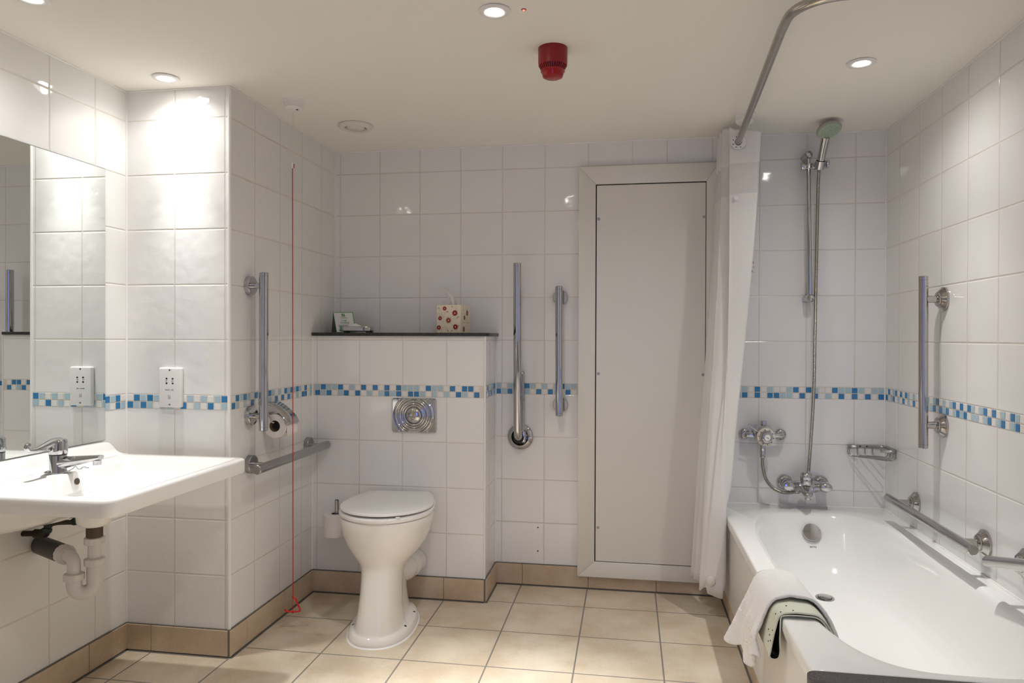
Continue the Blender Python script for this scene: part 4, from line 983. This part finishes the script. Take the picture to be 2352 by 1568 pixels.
for uu in (.80, .87):
    sg = M().loft([[V(towel_pt(uu + d, j / 40)) + V((-.0046, -.001, .0)) for d in (0, .008, .016, .024)] for j in range(2, 39)], False)
    oo = ob('woven_band', sg, simple('flat_woven_band', (.79, .775, .765), .9, bump=.002, bscale=250), o, 80, False); oo.modifiers.new('thickness', 'SOLIDIFY').thickness = .0004

# ------------------------------------------------------------------ shower fittings on the far wall
t = thing('shower_rail', 'vertical chrome riser rail on the shower wall', 'shower rail', (2.182, 0, 1.6))
ob('bar', M().tube([(2.1735, -.055, 1.945), (2.1835, -.055, 1.318)], .0092, 20), CH, t)
for x, z in ((2.1735, 1.941), (2.1835, 1.3265)):
    ob('bracket', M().lathe([(.0165, 0), (.0165, .04), (.0172, .055), (.0165, .068), (.012, .0735), (0, .0752)], (x - .004, 0, z), (.06, -1, 0), 30), CH, t)
sl = ob('slider', M().tube([(2.152, -.058, 1.8925), (2.218, -.058, 1.8925)], .0135, 24).lathe([(.0165, 0), (.0165, .018)], (2.1745, -.058, 1.8835), (0, 0, 1), 24), CH, t)
ob('slider_knob', M().lathe([(.016, 0), (.0175, .004), (.0175, .018), (.015, .021), (0, .0215)], (2.1625, -.058, 1.8925), (-1, 0, 0), 14), CH, sl)
ob('slider_ring', M().lathe([(.0152, 0), (.0152, .003)], (2.198, -.058, 1.8925), (1, 0, 0), 24), DARK, sl)
ob('handset_cradle', M().lathe([(.0195, -.018), (.0205, .0), (.0215, .016), (.0185, .016), (.0158, -.018)], (2.2129, -.0894, 1.8925), (.0855, -.581, 1), 24, False).box(2.2375, 2.249, -.100, -.066, 1.878, 1.908, .003, 2), CH, sl)
t = thing('shower_handset', 'chrome hand shower with pale green spray face on a steel hose', 'shower head', (2.215, -.1, 1.9))
h0 = V((2.2115, -.080, 1.876)); h1 = V((2.2220, -.139, 1.9925))
ob('handle', M().tube([h0, h0.lerp(h1, .3), h0.lerp(h1, .7), h1], [.0128, .0155, .0168, .0178], 24), CH, t)
hc = V((2.2235, -.184, 2.0125)); hn = V((.13, -.43, -.89)).normalized()
hd = ob('head', M().lathe([(.010, -.021), (.030, -.018), (.044, -.010), (.0492, -.002), (.0492, .003), (.0465, .0062), (.043, .0065)], hc, hn, 44), SHR, t)
ob('spray_face', M().lathe([(.0445, .0055), (.044, .0080), (0, .0092)], hc, hn, 40), SHG, hd)
Fh = frame_at(hc + hn * .0088, hn); nz = M()
for k in range(12):
    for rr in (.019, .0235, .028, .0325, .036):
        a = 2 * pi * k / 12 + (rr - .019) * 30; nz.sphere(Fh @ V((rr * cos(a), rr * sin(a), -.0004)), .0011, (1, 1, 1), 6)
for k in range(10): nz.sphere(Fh @ V((.0065 * cos(2 * pi * k / 10), .0065 * sin(2 * pi * k / 10), 0)), .0010, (1, 1, 1), 6)
ob('nozzles', nz, simple('nozzle_grey', (.13, .15, .12), .6), hd)
def ribbed(path, r, pitch=.0045, n=14):
    P_ = [V(p) for p in path]; L = [0]
    for a, b in zip(P_, P_[1:]): L.append(L[-1] + (b - a).length)
    tot = L[-1]; out = []; rs = []; k = 0; cnt = int(tot / pitch * 2); j = 0
    for i in range(cnt + 1):
        s = tot * i / cnt
        while j < len(L) - 2 and L[j + 1] < s: j += 1
        f = (s - L[j]) / max(1e-9, L[j + 1] - L[j]); out.append(P_[j].lerp(P_[j + 1], f)); rs.append(r if i % 2 else r * .86)
    return M().tube(out, rs, n)
ob('hose', ribbed(bez([h0 + V((0, .003, -.004)), (2.2108, -.066, 1.78), (2.210, -.055, 1.55), (2.206, -.052, 1.25), (2.2025, -.052, .95), (2.191, -.050, .70), (2.1830, -.042, .556)], 14), .0072), HOSE, t)
# thermostatic valve with feed hose
t = thing('shower_valve', 'chrome thermostatic shower valve with white dial on the shower wall', 'shower valve', (1.999, 0, .73))
ob('body', M().lathe([(.036, 0), (.039, .005), (.040, .045), (.037, .055)], (1.985, -.022, .742), (.14, -1, -.05), 40), CH, t)
dc = V((1.9985, -.092, .7285)); dn = V((.10, -1, 0)).normalized()
ob('dial', M().lathe([(.0365, -.018), (.0385, -.014), (.0385, .002), (.0365, .004), (.028, .004), (.028, .0)], dc, dn, 44), simple('dial_cream', (.72, .68, .60), .35), t)
ob('dial_knob', M().lathe([(.0275, 0), (.0265, .012), (.022, .020), (.018, .022), (.0135, .021)], dc, dn, 36), CH, t)
ob('dial_cap', M().lathe([(.0128, .020), (.0128, .0235), (.011, .0245), (0, .0248)], dc, dn, 28), PLA, t)
Fd = frame_at(dc + dn * .0044, dn); rd, bl = M(), M()
for k in range(10):
    a = R(100) + 2 * pi * k / 10; (rd if 0 < k < 6 else bl).sphere(Fd @ V((.0322 * cos(a), .0322 * sin(a), 0)), .0021, (1, 1, 1), 8)
ob('red_dots', rd, REDP, t); ob('blue_dots', bl, simple('dark_blue_dot', (.03, .04, .09), .5), t)
ob('cap_emblem', M().box(-.006, .006, -.0012, .0012, 0, .0004).xf(frame_at(dc + dn * .0249, dn) @ MX.Rotation(R(-25), 4, 'Z')), INK, t)
ob('lever', M().tube([(1.975, -.086, .745), (1.930, -.092, .777)], .0026, 10).sphere((1.9285, -.092, .778), .0052, (1, 1, 1), 12), CH, t)
ob('top_boss', M().tube([(1.9935, -.055, .765), (1.9935, -.055, .790)], .0125, 20).lathe([(.0135, 0), (.0135, .006), (.011, .008)], (1.9935, -.055, .787), n=20), CH, t)
for sx in (-1, 1):
    x = 1.999 + sx * .074
    ob('inlet_arm', M().tube([(1.999 + sx * .030, -.045, .730), (x - sx * .01, -.045, .730), (x, -.042, .730), (x + sx * .003, -.030, .730), (x + sx * .003, 0, .730)], .0125, 18), CH, t)
    ob('inlet_rosette', M().lathe([(.0235, 0), (.0235, .006), (.018, .012), (.0125, .014)], (x + sx * .003, 0, .730), (0, -1, 0), 28), CH, t)
ob('outlet', M().lathe([(.0115, .0), (.0125, -.012), (.0125, -.024), (.0118, -.0255), (.0125, -.027), (.0112, -.055), (.0095, -.056)], (1.990, -.062, .692), n=24), CH, t)
ob('feed_hose', ribbed(bez([(1.990, -.062, .642), (1.991, -.062, .60), (2.004, -.06, .545), (2.032, -.056, .507), (2.068, -.052, .487), (2.098, -.05, .4845), (2.1295, -.05, .4895)], 12), .0074), HOSE, t)
# bath mixer
t = thing('bath_mixer_tap', 'chrome two-handle bath mixer tap above the bath rim', 'tap', (2.165, 0, .52))
for x in (2.0935, 2.2435):
    ob('rosette', M().lathe([(.033, 0), (.033, .006), (.030, .016), (.022, .022)], (x, 0, .523), (0, -1, 0), 36), CH, t)
    ob('inlet', M().tube([(x, -.01, .523), (x, -.062, .5225)], .021, 26), CH, t)
bd = []
for s in range(17):
    f = s / 16; x = 2.0975 + .140 * f; k = abs(f - .5) * 2; q = 1 - k ** 1.5
    bd.append([V((x, -.064 - .014 * q + (.018 + .010 * q) * cos(a), .5205 - .003 * q + (.0175 + .011 * q) * sin(a))) for a in [2 * pi * j / 28 for j in range(28)]])
ob('body', M().loft(bd), CH, t)
for x, sx in ((2.0965, -1), (2.2345, 1)):
    hs = []
    for w_, h_, yy, xx in ((.012, .010, -.070, 0), (.0225, .0185, -.074, 0), (.0265, .0215, -.086, .001), (.0275, .0215, -.100, .003), (.0265, .0200, -.112, .005), (.0215, .0155, -.1195, .006), (.010, .007, -.1225, .006)):
        hs.append([V((x + sx * xx + w_ * cos(a), yy, .5235 + h_ * sin(a))) for a in [2 * pi * j / 28 for j in range(28)]])
    ob('handle', M().loft(hs), CH, t)
    wg = []
    for q in (0, .35, .7, 1):
        cx = x - sx * (.018 + .034 * q); wg.append([V((cx, -.098 + .016 * q + (.014 - .005 * q) * cos(a), .524 - .006 * q + (.0165 - .004 * q) * sin(a))) for a in [2 * pi * j / 20 for j in range(20)]])
    ob('handle_neck', M().loft(wg), CH, t)
ob('diverter', M().lathe([(.024, .004), (.025, .020), (.0235, .0235), (.0245, .026), (.0268, .034), (.0262, .042), (.021, .052), (.011, .0580), (0, .0592)], (2.166, -.084, .530), (-.02, -.22, 1), 30), CH, t)
ob('diverter_ring', M().lathe([(.0252, .0225), (.0252, .0245)], (2.166, -.084, .530), (-.02, -.22, 1), 30), ST, t)
so = []
for s, (yy, zz, w_, h_) in enumerate(((-.070, .520, .040, .024), (-.092, .515, .034, .022), (-.115, .508, .027, .018), (-.140, .501, .0205, .0145), (-.156, .497, .0165, .012), (-.163, .4955, .009, .007))):
    so.append([V((2.166 - .002 * s, yy + h_ * .3 * sin(a), zz + h_ * sin(a))) + V((w_ * cos(a), 0, 0)) for a in [2 * pi * j / 24 for j in range(24)]])
ob('spout', M().loft(so), CH, t)
ob('hose_connector', M().lathe([(.0095, 0), (.0105, .004), (.0105, .016)], (2.1305, -.05, .4905), (1, 0, .25), 18), CH, t)
ob('aerator', M().lathe([(.0125, 0), (.0125, -.017), (.011, -.018)], (2.157, -.150, .497), n=24), CH, t)
# soap basket
t = thing('soap_basket', 'chrome wire soap basket fixed in the bath corner', 'soap basket', (2.44, -.03, .68))
z0, z1 = .6815, .6935
def band(pts, w=.0014):
    rr = [[V((x, y, z0)), V((x, y, z1))] for x, y in pts]
    return M().loft(rr, False)
bp_ = [(2.384, -.036), (2.362, -.030), (2.352, -.016), (2.356, -.004), (2.372, -.0022), (2.44, -.0022), (2.478, -.004), (2.498, -.012), (2.5035, -.05), (2.5035, -.11), (2.5025, -.138), (2.494, -.150), (2.480, -.150), (2.462, -.139), (2.448, -.126)]
rim_ = [(p.x, p.y) for p in bez([(x, y, 0) for x, y in bp_], 5)]
o = ob('rim_band', band(rim_), SB, t, 60, False); o.modifiers.new('thickness', 'SOLIDIFY').thickness = .002
zb_ = .650; wires = [((2.384, -.036), (2.476, -.148)), ((2.356, -.024), (2.492, -.149)), ((2.353, -.008), (2.5025, -.136)), ((2.395, -.003), (2.503, -.105)), ((2.425, -.003), (2.503, -.075)), ((2.455, -.004), (2.503, -.045))]
for a, b in wires:
    a3, b3 = V((*a, z0)), V((*b, z0)); d = (b3 - a3).normalized()
    ob('wire', M().tube([a3, a3 + V((0, 0, -.022)), a3 + d * .004 + V((0, 0, -.029)), a3 + d * .011 + V((0, 0, -.0325)), b3 - d * .011 + V((0, 0, -.0325)), b3 - d * .004 + V((0, 0, -.029)), b3 + V((0, 0, -.022)), b3], .0022, 8), SB, t)
ob('fixing_screw', M().lathe([(.0035, 0), (.0035, .0012)], (2.405, -.0035, .6875), (0, -1, 0), 12), DARK, t); ob('fixing_screw', M().lathe([(.0035, 0), (.0035, .0012)], (2.432, -.0035, .6875), (0, -1, 0), 12), DARK, t)
# small printed notice half hidden by the curtain
t = thing('wall_notice', 'small printed notice on the shower wall half hidden by the curtain', 'notice', (1.91, 0, 1.47))
nb = ob('plate', M().box(1.845, 1.9725, -.0012, 0, 1.40, 1.54, 0), simple('clear_notice_film', (.79, .775, .755), .2), t, 0)
for s, z, w_ in (('s', 1.4885, .0055), (',', 1.469, .0035), ('h.', 1.4505, .0095)):
    mm = text_mesh(s, w_, 'RIGHT'); ob('lettering', mm.xf(frame_at((1.9600, -.0014, z), (0, -1, 0))), INK, nb, 0)

# ------------------------------------------------------------------ camera and render look
f_px = 1643.739; C0_ = V((1.41445, -3.30352, 1.15437)); yaw, pit, rol = .16182, -.00593, .00341
cam = bpy.data.cameras.new('camera'); cam.sensor_width = 36; cam.lens = f_px / 2352 * 36; cam.clip_start = .02
co = bpy.data.objects.new('camera', cam); COL.objects.link(co)
fw = V((-sin(yaw), cos(yaw), 0)); rt = V((cos(yaw), sin(yaw), 0)); upv = V((0, 0, 1))
F3 = fw * cos(pit) + upv * sin(pit); U3 = -fw * sin(pit) + upv * cos(pit)
Rr = rt * cos(rol) + U3 * sin(rol); Uu = -rt * sin(rol) + U3 * cos(rol)
B = -F3
co.matrix_world = MX(((Rr.x, Uu.x, B.x, C0_.x), (Rr.y, Uu.y, B.y, C0_.y), (Rr.z, Uu.z, B.z, C0_.z), (0, 0, 0, 1)))
S.camera = co
w = bpy.data.worlds.new('world'); w.use_nodes = True; w.node_tree.nodes['Background'].inputs[0].default_value = (.05, .055, .06, 1); S.world = w
S.view_settings.view_transform = 'Standard'; S.view_settings.look = 'None'; S.view_settings.gamma = 1; S.view_settings.exposure = .62
S.view_settings.use_curve_mapping = False
cy = S.cycles; cy.use_denoising = True
try: cy.denoiser = 'OPENIMAGEDENOISE'
except Exception: pass
cy.max_bounces = 12; cy.diffuse_bounces = 7; cy.glossy_bounces = 6; cy.transparent_max_bounces = 8; cy.caustics_reflective = False; cy.caustics_refractive = False
cy.sample_clamp_indirect = 6
for o in bpy.data.objects:
    if '_o' in o: del o['_o']
